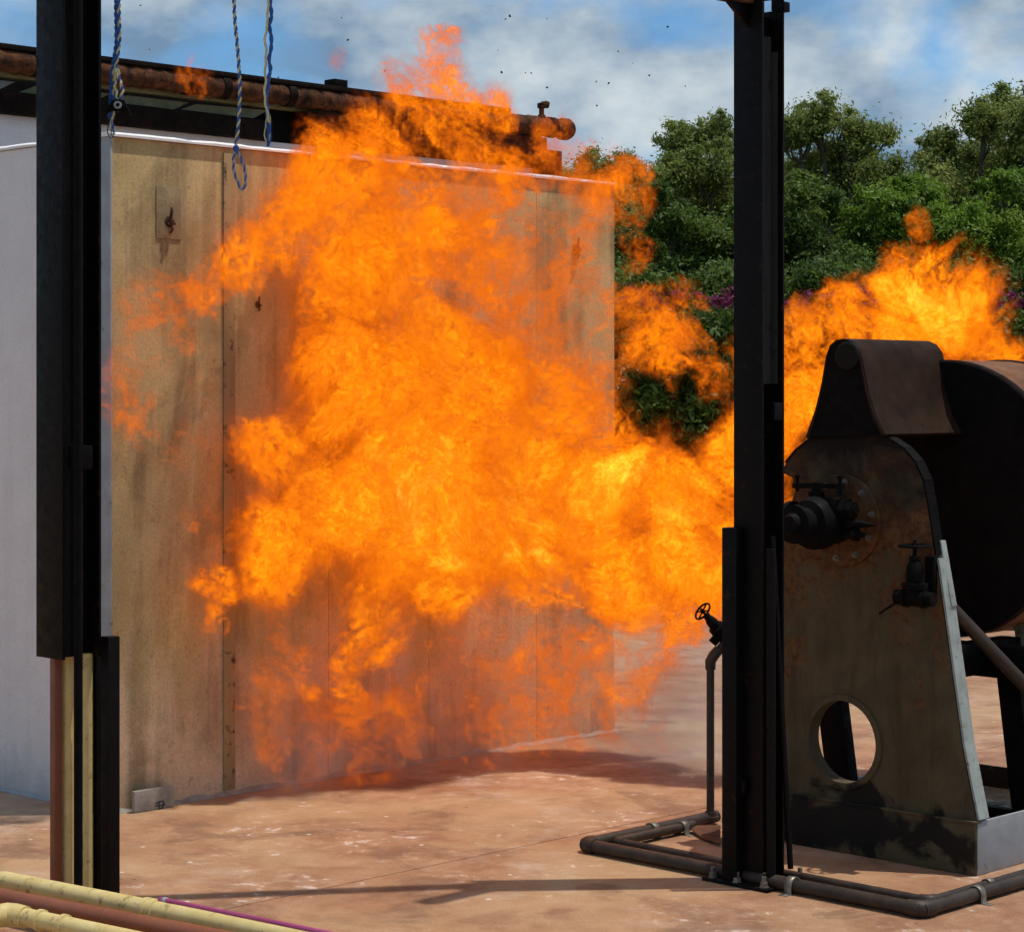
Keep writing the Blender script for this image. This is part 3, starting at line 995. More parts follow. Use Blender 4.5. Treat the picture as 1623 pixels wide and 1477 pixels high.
# burner: black body, lever, fittings
m = MB()
o = fc - DU * .018 - DV * .02 - DZ * .005
m.lathe(o, -DU, [(0, .075), (.02, .078), (.03, .06), (.06, .06), (.07, .085), (.10, .092), (.14, .092), (.17, .08), (.18, .055), (.22, .055), (.225, .066), (.245, .066), (.25, .04), (.27, .03)], 24)
m.lathe(o - DU * .12 - DV * .02, -DV, [(0, .06), (.07, .06), (.071, .072), (.09, .072), (.091, .05), (.12, .045)], 20)
brn = m.build('burner_body', BLACK, mach)
m = MB()
q0, q1 = on_u(1259, 769, UP - .12), on_u(1336, 770, UP - .12)
m.box(q0 - DZ * .010 - DU * .012, q1 - q0, DZ * .018, DU * .024)
m.lathe(q1 - DV * .012 - DZ * .03, DZ, [(0, .008), (.055, .008), (.056, .011), (.064, .011)], 6)
m.lathe(q0 + DV * .012 - DZ * .02, DZ, [(0, .006), (.045, .006), (.046, .009), (.055, .009)], 6)
m.lathe(q0 + (q1 - q0) * .45 - DZ * .08, DZ, [(0, .028), (.06, .028), (.061, .016), (.09, .016)], 12)
m.build('lever', BLACK, brn)
o = on_u(1316, 806, UP - .10)
m = MB(); m.lathe(o, DV, [(0, .034), (.05, .034), (.051, .040), (.075, .040), (.076, .030), (.10, .030), (.101, .018), (.11, .018)], 6); m.build('union_nut', BLACK, brn)
m = MB(); m.lathe(o + DZ * .002, DV, [(-.01, .036), (.045, .036)], 20); m.build('sleeve', DARKRUST, brn)
o = on_u(1345, 830, UP - .10)
prof = []
for k in range(8):
    prof += [(k * .012, .021 - k * .0017), (k * .012 + .006, .0175 - k * .0017)]
prof.append((.115, .002))
m = MB(); m.lathe(o, DV, prof, 12); m.build('igniter', BLACK, brn)
o = on_u(1340, 846, UP - .10)
m = MB(); m.lathe(o, DV, [(0, .017), (.03, .017), (.031, .024), (.05, .024), (.051, .012), (.075, .010)], 8); m.build('gas_plug', BLACK, brn)
# hood over the drum: round-nosed profile carried back along U
prof_px = [(1285, 692), (1300, 650), (1310, 608), (1317, 566), (1323, 548), (1333, 539), (1347, 537), (1360, 543), (1369, 556), (1374, 580), (1382, 620), (1394, 660), (1409, 688)]
pr = [P(*q) - DU * .03 for q in prof_px]
LH = uvz(on_v(1472, 550, uvz(P(1347, 537))[1]))[0] - (UP - .03)
print('hood length', LH)
m = MB()
n = len(pr)
vs = pr + [p_ + DU * LH for p_ in pr]
inn = [p_ + (Vector((fc.x, fc.y, p_.z)) - Vector((p_.x, p_.y, p_.z))) * .06 - DZ * .008 for p_ in pr]
vs += inn + [p_ + DU * LH for p_ in inn]
fs = []
for i in range(n - 1):
    fs.append((i, i + 1, i + 1 + n, i + n))
    fs.append((2 * n + i + 1, 2 * n + i, 3 * n + i, 3 * n + i + 1))
    fs.append((i + 1, i, 2 * n + i, 2 * n + i + 1))
    fs.append((n + i, n + i + 1, 3 * n + i + 1, 3 * n + i))
fs += [(0, n, 3 * n, 2 * n), (n - 1, 3 * n - 1, 4 * n - 1, 2 * n - 1)]
m.add(vs, fs); m.build('hood_sheet', HOOD, mach, angle=40)
m = MB(); m.prism([p_ + DU * .004 for p_ in pr], DU * .008); m.build('hood_front', BLACK, mach, smooth=False)
o = on_u(1344, 564, UP - .03)
m = MB(); m.lathe(o - DU * .012, DU, [(0, .043), (.004, .049), (.02, .049)], 24); m.build('hood_end_cap', PLATE, mach)
# the drum itself
UD = UP - .03 + LH * .94
dc = on_u(1495, 790, UD)
RD = 219 * dc.y / F
LD = .40
print('drum radius', RD, 'z', dc.z)
m = MB(); m.lathe(dc, DU, [(0, RD * .2), (.0, RD * .9), (.0, RD), (LD, RD)], 64)
m.v = m.v; dr = m.build('drum_shell', DRUMSIDE, mach)
m = MB(); m.lathe(dc - DU * .004, DU, [(0, RD * .985), (.006, RD * 1.004), (.03, RD * 1.004)], 64); m.build('drum_front', DRUM, mach)
m = MB(); m.ring(dc + DU * (LD - .03), DU, RD * .9, RD * 1.012, .035, 64); m.build('drum_rim', RUST, mach)
# far end frame, cross members
UF = UP + .62
for (dv0, dv1, mt, nm) in ((-.02, .05, BLACK, 'far_leg'),):
    a0 = on_u(1612, 960, UF); a1 = on_u(1640, 1300, UF); a1.z = TZ * .6
    m = MB(); m.box(a0 - DV * .02, a1 - a0, DV * .10, DU * .04); m.build(nm, SLAT, mach, bevel=.003)
UI = UP + .42
a0 = on_u(1578, 1060, UI); a1 = on_u(1606, 1310, UI); a1.z = TZ * .5
m = MB(); m.box(a0, a1 - a0, DV * .09, DU * .05); m.build('inner_leg', BLACK, mach, bevel=.003)
q = on_u(1560, 1045, UP + .35)
u_, v_, z_ = uvz(q)
m = MB(); m.uvz(UP + .02, UF, v_ - .10, v_ - .02, z_ - .055, z_ + .055); m.build('cross_member', BLACK, mach, bevel=.003)
m = MB(); m.uvz(UP + .35, UP + .43, VR - .65, VR + .02, z_ - .06, z_ + .05); m.build('cross_member', BLACK, mach, bevel=.003)
m = MB(); m.uvz(UP + .43, UP + .47, VR - .65, VR + .1, .09, .14); m.build('foot_rail', BLACK, mach, bevel=.003)
m = MB(); a0 = on_u(1300, 1100, UP + .35); a1 = on_u(1322, 1290, UP + .35); a1.z = .06
m.box(a0 - DV * .02, a1 - a0, DV * .11, DU * .05); m.build('inner_leg', BLACK, mach, bevel=.003)
m = MB(); m.tube([on_u(1487, 935, UP + .05), on_u(1500, 955, UP + .05), on_v(1645, 1108, VR + .02)], .0235, 14); m.build('stay_pipe', PIPE_BROWN, mach)
m = MB(); e0 = on_u(1480, 856, UP + .03); e1 = on_u(1498, 960, UP + .03)
m.box(e0, e1 - e0, DV * .028, DU * .03); m.build('angle_strut', TEAL, mach, bevel=.002)
# gate valve on the plate
def valve(root, base, axis, side, s=1.0, mat=BLACK):
    axis = Vector(axis).normalized(); side = Vector(side).normalized()
    m = MB()
    m.lathe(base - side * .07 * s, side, [(0, .024 * s), (.03 * s, .024 * s), (.031 * s, .030 * s), (.045 * s, .030 * s), (.046 * s, .026 * s), (.095 * s, .026 * s), (.096 * s, .030 * s), (.11 * s, .030 * s), (.111 * s, .022 * s), (.14 * s, .022 * s)], 14)
    m.lathe(base, axis, [(0, .030 * s), (.03 * s, .032 * s), (.031 * s, .042 * s), (.048 * s, .042 * s), (.049 * s, .026 * s), (.075 * s, .030 * s), (.10 * s, .026 * s), (.12 * s, .016 * s), (.121 * s, .019 * s), (.132 * s, .019 * s), (.133 * s, .007 * s), (.17 * s, .007 * s)], 12)
    b = m.build('valve_body', mat, root)
    m = MB()
    o = base + axis * .165 * s
    e1 = side; e2 = axis.cross(side).normalized()
    m.tube([o + (e1 * math.cos(a) + e2 * math.sin(a)) * .048 * s for a in [2 * math.pi * k / 24 for k in range(24)]], .0055 * s, 6, closed=True)
    for k in range(4):
        a = math.pi * k / 2 + .5
        m.tube([o, o + (e1 * math.cos(a) + e2 * math.sin(a)) * .047 * s], .0048 * s, 6)
    m.lathe(o - axis * .008 * s, axis, [(0, .012 * s), (.016 * s, .012 * s), (.017 * s, .006 * s), (.026 * s, .006 * s)], 6)
    m.build('handwheel', mat, b)
    return b
vb_ = on_u(1450, 948, UP - .06)
valve(mach, vb_, DZ, DV, 1.06)
m = MB(); m.tube([vb_ - DV * .06, vb_ - DV * .06 + DU * .06], .018, 10); m.build('inlet_pipe', BLACK, mach)
m = MB(); m.tube([on_u(1394, 972, UP - .02), on_u(1420, 955, UP - .05)], .004, 6); m.build('trip_rod', BLACK, mach)
m = MB(); q = on_u(1466, 905, UP - .02); m.box(q - DZ * .09, DV * .035, DZ * .14, DU * .03); m.build('valve_bracket', BLACK, mach, bevel=.002)

# ------------------------------------------------------------------ pipe ring on the floor
ZP = .026
def G(px, py, z=ZP):
    return on_z(px, py, z)
ring_ = thing('ground_pipe', 'dark brown double pipe ring clipped to the floor around the machine', 'pipe', G(925, 1338, 0))
c1, c2 = G(926, 1338), G(1494, 1432)
c0 = c1 + DU * (G(1130, 1292) - c1).dot(DU)
c2 = c1 + DV * (c2 - c1).dot(DV)
c3 = c2 + DU * 1.3
def pipe_run(nm, a, b, r, mat=PIPE_BROWN, n=14):
    m = MB(); m.tube([a, b], r, n); m.build(nm, mat, ring_)
pipe_run('outer_tube', c0, c1, .0225); pipe_run('outer_tube', c1, c2, .0225); pipe_run('outer_tube', c2, c3, .0225)
for c, a_, b_ in ((c1, DU, DV), (c2, -DV, DU)):
    m = MB()
    m.tube([c + a_ * .05, c + a_ * .022, c + a_ * .008 + b_ * .008, c + b_ * .022, c + b_ * .05], [.0255, .0275, .0285, .0275, .0255], 14)
    m.build('elbow', PIPE_BROWN, ring_, angle=60)
i1 = G(976, 1333); i1 = c1 + DU * .115 + DV * .045
i2 = c2 + DU * .115 - DV * .05
pipe_run('inner_tube', i1 + DU * .42, i1, .017); pipe_run('inner_tube', i1, i2, .0145); pipe_run('inner_tube', i2, i2 + DU * 1.2, .0145)
for c, a_, b_ in ((i1, DU, DV), (i2, -DV, DU)):
    m = MB()
    m.tube([c + a_ * .035, c + a_ * .015, c + a_ * .005 + b_ * .005, c + b_ * .015, c + b_ * .035], [.0175, .019, .0195, .019, .0175], 12)
    m.build('elbow', PIPE_BROWN, ring_, angle=60)
pipe_run('middle_tube', c2 + DU * .05 + DU * .1 - DV * .02 + DZ * -.004, c2 + DU * 1.2 - DV * .022, .011)
for c, ax, r in ((c1 + DU * .36, DU, .0235), (i1 + DU * .36, DU, .018), (c2 + DU * .30, DU, .0235), (i2 + DU * .33, DU, .0155), (c1 + DV * .9, DV, .0235)):
    m = MB()
    sd = ax.cross(DZ)
    pts_o = [c + (sd * math.cos(a) + DZ * math.sin(a)) * (r + .004) for a in [math.pi * k / 10 for k in range(11)]]
    pts_o = [pts_o[0] + sd * .03 - DZ * (c.z - .002) * 1, pts_o[0] - DZ * (c.z - .002)] + pts_o + [pts_o[-1] - DZ * (c.z - .002), pts_o[-1] - sd * .03 - DZ * (c.z - .002)]
    vs = []
    for q in pts_o:
        vs += [q - ax * .014, q + ax * .014]
    m.add(vs, [(2 * i, 2 * i + 1, 2 * i + 3, 2 * i + 2) for i in range(len(pts_o) - 1)])
    ob = m.build('saddle_clip', BOLT, ring_)
    sol = ob.modifiers.new('thickness', 'SOLIDIFY'); sol.thickness = .003
# riser with an elbow and an inclined gate valve
rb = c0 - DU * .02
rb = on_z(1126, 1296, ZP)
rt = Vector((rb.x, rb.y, EYE + (HY - 1048) * rb.y / F))
m = MB(); m.tube([rb, rt], .0145, 12); m.build('riser', PIPE_BROWN, ring_)
m = MB(); m.lathe(rb - DZ * .005, DZ, [(0, .03), (.012, .03), (.013, .022), (.03, .02)], 14); m.build('riser_flange', PIPE_BROWN, ring_)
dirv = (on_d(1146, 1020, rb.y + .0) - on_d(1126, 1043, rb.y)).normalized()
m = MB(); m.tube([rt - DZ * .03, rt, rt + dirv * .02 + DZ * .008, rt + dirv * .05 + DZ * .008], [.019, .0205, .0205, .019], 12); m.build('elbow', PIPE_BROWN, ring_, angle=60)
q_end = on_d(1160, 1004, rb.y)
m = MB(); m.tube([rt + dirv * .03 + DZ * .006, q_end], .0145, 12); m.build('riser_arm', PIPE_BROWN, ring_)
vbp = on_d(1143, 1003, rb.y)
vax = (on_d(1109, 963, rb.y - .05) - vbp).normalized()
valve(ring_, vbp, vax, dirv, .72)

# ------------------------------------------------------------------ loose plate by the riser
pl = [on_z(1089, 1309, .02), on_z(1142, 1309, .03), on_z(1142, 1338, .012), on_z(1113, 1330, .004)]
m = MB(); m.prism(pl, DZ * .004)
tag(m.build('steel_plate', RUST, loc=pl[0]), 'loose rusty steel plate lying inside the pipe ring by the riser', 'plate')
# ------------------------------------------------------------------ leaves
def leaf_material(name, c1, c2, c3):
    m = Mat(name, 0.55, 0, 0.3)
    n = m.noise(2.2, 4, .6)
    at = m.N.new('ShaderNodeAttribute'); at.attribute_name = 'tint'
    k = m.math('ADD', m.math('MULTIPLY', n, .5), m.math('MULTIPLY', at.outputs['Fac'], .5))
    col = m.ramp(k, [(.25, c1), (.5, c2), (.78, c3)])
    m.color(col)
    tr = m.N.new('ShaderNodeBsdfTranslucent')
    m.L.new(col, tr.inputs['Color'])
    mx = m.N.new('ShaderNodeMixShader'); mx.inputs[0].default_value = .45
    m.L.new(m.b.outputs[0], mx.inputs[1]); m.L.new(tr.outputs[0], mx.inputs[2])
    m.L.new(mx.outputs[0], m.out.inputs['Surface'])
    return m.m
LEAF_DARK = leaf_material('dark_leaves', (0.037, 0.069, 0.014), (0.092, 0.152, 0.023), (0.196, 0.265, 0.041))
LEAF_OLIVE = leaf_material('olive_leaves', (0.099, 0.134, 0.03), (0.211, 0.259, 0.055), (0.408, 0.432, 0.118))
LEAF_BRIGHT = leaf_material('bright_leaves', (0.052, 0.107, 0.012), (0.139, 0.238, 0.02), (0.267, 0.376, 0.04))
BRACT = leaf_material('magenta_bracts', (.08, .008, .03), (.17, .02, .07), (.30, .07, .17))
BARK = worn('grey_bark', (.05, .04, .03), (.12, .10, .08), 10, .9, 0, .5)

def leaf_cloud(name, centres, radii, per, size, mat, parent, seed, flat=.75):
    rs = np.random.default_rng(seed)
    base = ROOTLOC[parent.name]
    C = np.asarray(centres, float); R = np.asarray(radii, float)
    cnt = np.maximum(12, (per * (R / R.mean()) ** 1.7)).astype(int)
    idx = np.repeat(np.arange(len(C)), cnt)
    n = len(idx)
    d = rs.normal(size=(n, 3)); d /= np.linalg.norm(d, axis=1)[:, None]
    rr = np.abs(rs.normal(size=n)) * .62
    # leaves gather near the skin of each clump, with ragged ends
    p = C[idx] + d * (R[idx] * rr * (0.8 + .45 * rs.random(n)))[:, None] * np.array([1, 1, flat])
    nrm = d * .7 + rs.normal(size=(n, 3)) * .75 + np.array([0, 0, .35])
    nrm /= np.linalg.norm(nrm, axis=1)[:, None]
    t = np.cross(nrm, rs.normal(size=(n, 3))); t /= np.linalg.norm(t, axis=1)[:, None]
    b = np.cross(nrm, t)
    s = size * (0.6 + .8 * rs.random(n))[:, None]
    v = np.empty((n, 4, 3))
    v[:, 0] = p - t * s; v[:, 1] = p - b * s * .42 + t * s * .1; v[:, 2] = p + t * s; v[:, 3] = p + b * s * .42 + t * s * .1
    v = v.reshape(-1, 3) - np.array(base)
    me = bpy.data.meshes.new(name)
    me.vertices.add(4 * n); me.vertices.foreach_set('co', v.ravel())
    me.loops.add(4 * n); me.loops.foreach_set('vertex_index', np.arange(4 * n))
    me.polygons.add(n); me.polygons.foreach_set('loop_start', np.arange(n) * 4); me.polygons.foreach_set('loop_total', np.full(n, 4))
    me.update(calc_edges=True)
    a = me.attributes.new('tint', 'FLOAT', 'FACE')
    tint = np.clip(rs.random(len(C))[idx] * .7 + rs.random(n) * .3, 0, 1)
    a.data.foreach_set('value', tint.astype(np.float32))
    me.materials.append(mat)
    ob = bpy.data.objects.new(name, me)
    COL.objects.link(ob); ob.parent = parent
    ROOTLOC[ob.name] = base
    return ob

def tree(name, label, cat, px, d, lobes, leaf, mat, seed, per=900, group=None, foot=0.0):
    """lobes: (px, py, radius px) of the crown outline at depth d"""
    rng = random.Random(seed)
    base = on_d(px, HY, d); base.z = foot
    root = thing(name, label, cat, base, group)
    cs, rsd = [], []
    ends = []
    for (x, y, r) in lobes:
        c = on_d(x, y, d + rng.uniform(-.8, .8))
        R = r * d / F
        ends.append((c, R))
        k = max(9, int(22 * (r / 60) ** 1.2))
        for _ in range(k):
            a, z = rng.uniform(0, 2 * math.pi), rng.uniform(-1, 1)
            q = math.sqrt(1 - z * z)
            f_ = rng.uniform(.35, 1.0)
            cs.append(c + Vector((math.cos(a) * q, math.sin(a) * q, z * .85)) * R * f_)
            rsd.append(R * rng.uniform(.16, .38))
        for _ in range(3):
            cs.append(c + Vector((rng.uniform(-.3, .3), rng.uniform(-.3, .3), rng.uniform(-.3, .2))) * R)
            rsd.append(R * .62)
    m = MB()
    top = Vector((base.x + rng.uniform(-.2, .2), base.y, foot + (ends[0][0].z - foot) * .45))
    rt = max(.07, (ends[0][0].z - foot) * .028)
    m.tube([base - DZ * .04, base + (top - base) * .5 + Vector((rng.uniform(-.1, .1), 0, 0)), top], [rt * 1.35, rt, rt * .8], 10)
    m.build('trunk', BARK, root)
    m = MB()
    for (c, R) in ends:
        mid = top.lerp(c, .5) + Vector((rng.uniform(-.2, .2), rng.uniform(-.2, .2), rng.uniform(-.1, .3)))
        m.tube([top - DZ * .1, mid, c], [rt * .6, rt * .36, rt * .12], 6)
        for _ in range(5):
            e = c + Vector((rng.uniform(-1, 1), rng.uniform(-1, 1), rng.uniform(-.6, .6))) * R * .55
            m.tube([mid.lerp(c, .6), mid.lerp(e, .7) + DZ * .05, e], [rt * .2, rt * .12, rt * .04], 5)
    m.build('limbs', BARK, root)
    leaf_cloud('crown', [tuple(c) for c in cs], rsd, per, leaf, mat, root, seed)
    return root

GT = 'trees beyond the yard'
tree('broadleaf_tree', 'low olive tree whose crown shows just past the end of the concrete wall', 'tree', 950, 33, [(950, 275, 55), (905, 290, 45), (1000, 290, 50), (960, 340, 70), (1010, 380, 60), (900, 360, 60)], .032, LEAF_OLIVE, 11, 620, GT)
tree('broadleaf_tree', 'airy olive tree standing close left of the steel column, sky showing through', 'tree', 1100, 35, [(1105, 215, 42), (1135, 195, 34), (1075, 225, 38), (1120, 260, 55), (1060, 290, 55), (1150, 310, 60), (1090, 350, 85), (1160, 240, 40)], .032, LEAF_OLIVE, 12, 620, GT)
tree('broadleaf_tree', 'tall olive tree with a rounded top rising behind the drum machine', 'tree', 1330, 34, [(1300, 185, 48), (1265, 200, 50), (1345, 215, 50), (1395, 215, 34), (1330, 265, 75), (1250, 290, 70), (1400, 285, 55), (1300, 350, 90), (1390, 350, 80), (1430, 300, 45)], .032, LEAF_OLIVE, 13, 620, GT)
tree('broadleaf_tree', 'tall loose olive tree at the far end of the tree row with small outlying tufts', 'tree', 1570, 33, [(1560, 190, 50), (1600, 170, 50), (1640, 200, 70), (1500, 225, 38), (1465, 245, 30), (1540, 270, 75), (1610, 290, 80), (1480, 290, 60), (1560, 350, 90), (1470, 345, 60)], .032, LEAF_OLIVE, 14, 620, GT)
GB = 'bushy trees in front of the row'
for i, (px, lobes, lab) in enumerate((
        (1030, [(1010, 390, 55), (1060, 350, 45), (1110, 385, 60), (1040, 310, 30), (1040, 450, 70), (1120, 455, 60), (970, 440, 50)], 'dark bushy tree between the wall end and the steel column'),
        (1270, [(1250, 350, 60), (1310, 330, 45), (1230, 420, 65), (1310, 420, 70), (1180, 380, 60), (1270, 300, 36), (1200, 320, 40)], 'dense dark green bushy tree just right of the steel column'),
        (1420, [(1390, 345, 55), (1465, 315, 42), (1440, 390, 70), (1365, 400, 60), (1510, 370, 60), (1430, 300, 28)], 'bright green bushy tree above the flame plume'),
        (1590, [(1555, 345, 45), (1620, 320, 60), (1580, 400, 70), (1640, 430, 70), (1530, 420, 55), (1590, 290, 34)], 'bright green bushy tree at the end of the flowering hedge'))):
    tree('bushy_tree', lab, 'tree', px, 27 + i * .5, lobes, .030, (LEAF_DARK, LEAF_DARK, LEAF_BRIGHT, LEAF_BRIGHT)[i], 30 + i, 760, GB)
# flowering hedge: a row of shrubs with magenta bracts along the top
for i in range(6):
    px = 930 + i * 150
    d = 21.0
    base = on_d(px, HY, d); base.z = 0
    where = ('mostly hidden by the wall end', 'between the wall end and the steel column', 'just past the steel column', 'behind the machine hood', 'behind the big drum', 'past the flame plume at the hedge end')[i]
    root = thing('flowering_shrub', 'hedge shrub with magenta flowers ' + where, 'shrub', base, 'flowering hedge shrubs behind the yard')
    rng = random.Random(60 + i)
    cs, rs_ = [], []
    top = EYE + (HY - 470) * d / F
    for _ in range(70):
        cs.append((base.x + rng.uniform(-.5, .5), d + rng.uniform(-.4, .4), rng.uniform(.15, top - .18)))
        rs_.append(rng.uniform(.14, .26))
    m = MB()
    for _ in range(7):
        e = Vector((base.x + rng.uniform(-.4, .4), d + rng.uniform(-.3, .3), top - .2))
        m.tube([base + Vector((rng.uniform(-.2, .2), 0, -.03)), e], [.03, .01], 6)
    m.build('stems', BARK, root)
    leaf_cloud('foliage', cs, rs_, 620, .036, LEAF_DARK, root, 70 + i)
    fc_ = [(base.x + rng.uniform(-.5, .5), d + rng.uniform(-.45, .1), top + rng.uniform(-.10, .03)) for _ in range(24)]
    leaf_cloud('flowers', fc_, [rng.uniform(.03, .10) for _ in fc_], 45, .026, BRACT, root, 90 + i)['kind'] = 'stuff'

for i in range(6):
    px, d = 900 + i * 165, 24.5
    base = on_d(px, HY, d); base.z = 0
    where = ('behind the wall end', 'left of the steel column', 'right of the steel column', 'behind the machine hood', 'behind the drum', 'past the drum')[i]
    root = thing('understorey_bush', 'dense low green bush under the trees ' + where, 'bush', base, 'low bushes under the trees')
    rng = random.Random(160 + i)
    m = MB()
    for _ in range(6):
        e = Vector((base.x + rng.uniform(-.4, .4), d + rng.uniform(-.3, .3), 2.3))
        m.tube([base + Vector((rng.uniform(-.2, .2), 0, -.03)), e], [.035, .012], 6)
    m.build('stems', BARK, root)
    cs = [(base.x + rng.uniform(-.62, .62), d + rng.uniform(-.5, .5), rng.uniform(.1, 2.9)) for _ in range(120)]
    leaf_cloud('foliage', cs, [rng.uniform(.16, .3) for _ in cs], 430, .036, LEAF_DARK, root, 170 + i)

# ------------------------------------------------------------------ flying scraps
SPECKS = [(808, 26, 7), (801, 31, 4), (551, 64, 6), (541, 29, 3), (965, 132, 5), (945, 130, 4), (867, 139, 5), (842, 116, 4), (795, 115, 6),
          (833, 116, 3), (1058, 43, 5), (980, 82, 4), (1003, 101, 3), (1029, 120, 5), (867, 30, 3), (789, 80, 3), (946, 168, 4),
          (223, 9, 4), (441, 123, 4), (237, 79, 3), (610, 113, 3), (862, 170, 4), (1086, 137, 3)]
for i, (x, y, s) in enumerate(SPECKS):
    rng = random.Random(200 + i)
    d = rng.uniform(7.4, 8.4)
    c = on_d(x, y, d)
    r = s * d / F * .46
    m = MB()
    ang = sorted(rng.uniform(0, 2 * math.pi) for _ in range(6))
    e1 = Vector((rng.uniform(-1, 1), rng.uniform(-.5, .5), rng.uniform(-1, 1))).normalized()
    e2 = e1.cross(Vector((rng.uniform(-.3, .3), 1, rng.uniform(-.3, .3)))).normalized()
    e3 = e1.cross(e2)
    n = 6
    vs = [c + (e1 * math.cos(2 * math.pi * k / n) * rng.uniform(.7, 1.4) + e2 * math.sin(2 * math.pi * k / n) * rng.uniform(.5, .9)) * r for k in range(n)]
    vs2 = [c + (q - c) * .7 + e3 * r * .35 for q in vs]
    m.add(vs + vs2, [tuple(range(n - 1, -1, -1)), tuple(range(n, 2 * n))] + [(k, (k + 1) % n, (k + 1) % n + n, k + n) for k in range(n)])
    tag(m.build('charred_scrap', CHAR, loc=c, smooth=False), 'tiny charred scrap flung into the sky above the fire', 'scrap', 'charred scraps in the air')
# ------------------------------------------------------------------ the fire: burning gas as a volume
def fire_depth(px):
    pts = [(150, 8.2), (300, 8.45), (650, 9.2), (970, 9.75), (1100, 9.4), (1240, 9.05), (1400, 9.2), (1650, 9.3)]
    for (a, da), (b, db) in zip(pts, pts[1:]):
        if px <= b:
            return da + (db - da) * max(0, (px - a)) / (b - a)
    return pts[-1][1]

# photo column, photo row, radius in photo pixels, strength, depth offset (m)
BLOBS = [
    (660, 780, 190, 1.15, 0), (520, 800, 125, 1, 0), (800, 820, 140, 1.2, 0), (940, 790, 130, 1.1, 0), (430, 700, 70, 0.85, 0),
    (560, 600, 130, 0.95, 0), (700, 600, 130, 0.9, 0), (830, 640, 120, 0.8, 0), (560, 440, 115, 0.9, 0), (660, 400, 100, 0.9, 0),
    (460, 360, 75, 0.85, 0), (530, 300, 90, 0.85, 0), (640, 290, 75, 0.85, 0), (390, 410, 60, 0.75, 0), (315, 440, 55, 0.8, 0),
    (285, 510, 35, 0.55, 0), (590, 225, 55, 0.75, 0), (680, 190, 62, 0.85, 0), (700, 115, 52, 0.8, 0), (685, 60, 30, 0.62, 0),
    (650, 140, 40, 0.65, 0), (745, 165, 50, 0.72, 0), (800, 165, 42, 0.66, 0), (770, 260, 70, 0.55, 0), (780, 420, 95, 0.5, 0.05),
    (870, 520, 85, 0.48, 0.05), (880, 370, 75, 0.38, 0), (950, 330, 45, 0.45, -0.2), (985, 300, 40, 0.45, -0.2), (990, 400, 35, 0.42, -0.2),
    (860, 250, 45, 0.5, 0), (420, 860, 90, 0.95, 0), (345, 920, 50, 0.85, 0), (350, 985, 36, 0.75, 0), (440, 960, 50, 0.28, 0),
    (700, 930, 70, 1.05, 0), (590, 920, 50, 0.55, 0), (600, 1010, 60, 0.75, 0), (560, 1065, 32, 0.62, 0), (480, 1075, 20, 0.55, 0),
    (470, 1030, 36, 0.42, 0), (780, 1000, 40, 0.42, 0), (850, 930, 65, 0.9, 0), (880, 1030, 55, 0.5, 0), (950, 1120, 60, 0.42, 0.1),
    (1000, 1050, 60, 0.6, 0), (810, 1080, 50, 0.34, 0), (288, 810, 30, 0.5, 0), (225, 650, 40, 0.42, 0), (480, 1180, 80, 0.24, 0),
    (620, 1150, 80, 0.24, 0), (910, 1170, 50, 0.36, 0.1), (300, 100, 32, 0.3, 0.2), (545, 115, 20, 0.34, 0), (730, 1190, 60, 0.2, 0),
    (215, 560, 28, 0.32, 0), (1000, 900, 100, 1.05, 0), (1000, 760, 90, 1, 0), (960, 680, 60, 0.8, 0), (930, 590, 70, 0.68, 0),
    (1030, 560, 50, 0.65, 0), (840, 740, 100, 1, 0), (260, 700, 30, 0.25, 0), (1100, 780, 90, 1, 0), (1100, 900, 95, 1.05, 0),
    (1080, 990, 60, 0.8, 0), (1050, 560, 62, 0.72, 0), (1110, 465, 40, 0.66, 0), (1060, 480, 36, 0.5, 0), (1010, 500, 42, 0.55, 0),
    (1130, 600, 40, 0.5, 0), (1190, 700, 90, 1, 0), (1200, 850, 100, 1, 0), (1100, 530, 40, 0.6, 0), (1255, 640, 75, 0.95, 0),
    (1270, 545, 60, 0.85, 0), (1340, 515, 62, 0.85, 0), (1200, 560, 50, 0.62, 0), (1430, 455, 75, 1.15, 0), (1500, 490, 95, 1.3, 0),
    (1560, 490, 66, 1.15, 0), (1490, 420, 55, 1, 0), (1410, 410, 36, 0.7, 0), (1445, 345, 28, 0.55, 0), (1420, 540, 80, 1.1, 0),
    (1585, 550, 50, 0.9, 0), (1540, 600, 60, 0.9, 0), (1300, 620, 70, 0.9, 0), (990, 560, 40, 0.6, 0), (1060, 1080, 60, 0.2, 0),
    (1010, 1170, 55, 0.2, 0), (985, 320, 42, 0.45, -0.2), (1000, 420, 35, 0.42, -0.2), (960, 310, 40, 0.45, -0.2), (700, 740, 70, 1.6, -0.12),
    (770, 870, 75, 1.6, -0.12), (985, 745, 66, 1.7, -0.12), (700, 890, 65, 1.4, -0.1), (640, 800, 60, 1.35, -0.1), (850, 860, 60, 1.35, -0.1),
    (1080, 830, 65, 1.3, 0), (1470, 465, 62, 1.55, 0), (1535, 485, 66, 1.5, 0), (240, 480, 70, 0.4, 0), (220, 600, 60, 0.34, 0),
    (300, 620, 70, 0.3, 0), (330, 800, 50, 0.32, 0), (430, 1120, 80, 0.26, 0), (560, 1160, 90, 0.28, 0), (700, 1110, 80, 0.3, 0),
    (830, 1130, 80, 0.34, 0), (930, 1070, 75, 0.42, 0.05), (700, 60, 42, 0.8, 0), (870, 230, 55, 0.5, 0), (945, 270, 55, 0.46, -0.1),
    (720, 330, 85, 0.6, 0), (860, 450, 90, 0.42, 0), (960, 480, 60, 0.4, 0), (740, 150, 55, 0.8, 0),
]

XB = 1.0      # the two bodies of fire share one field and meet at this plane

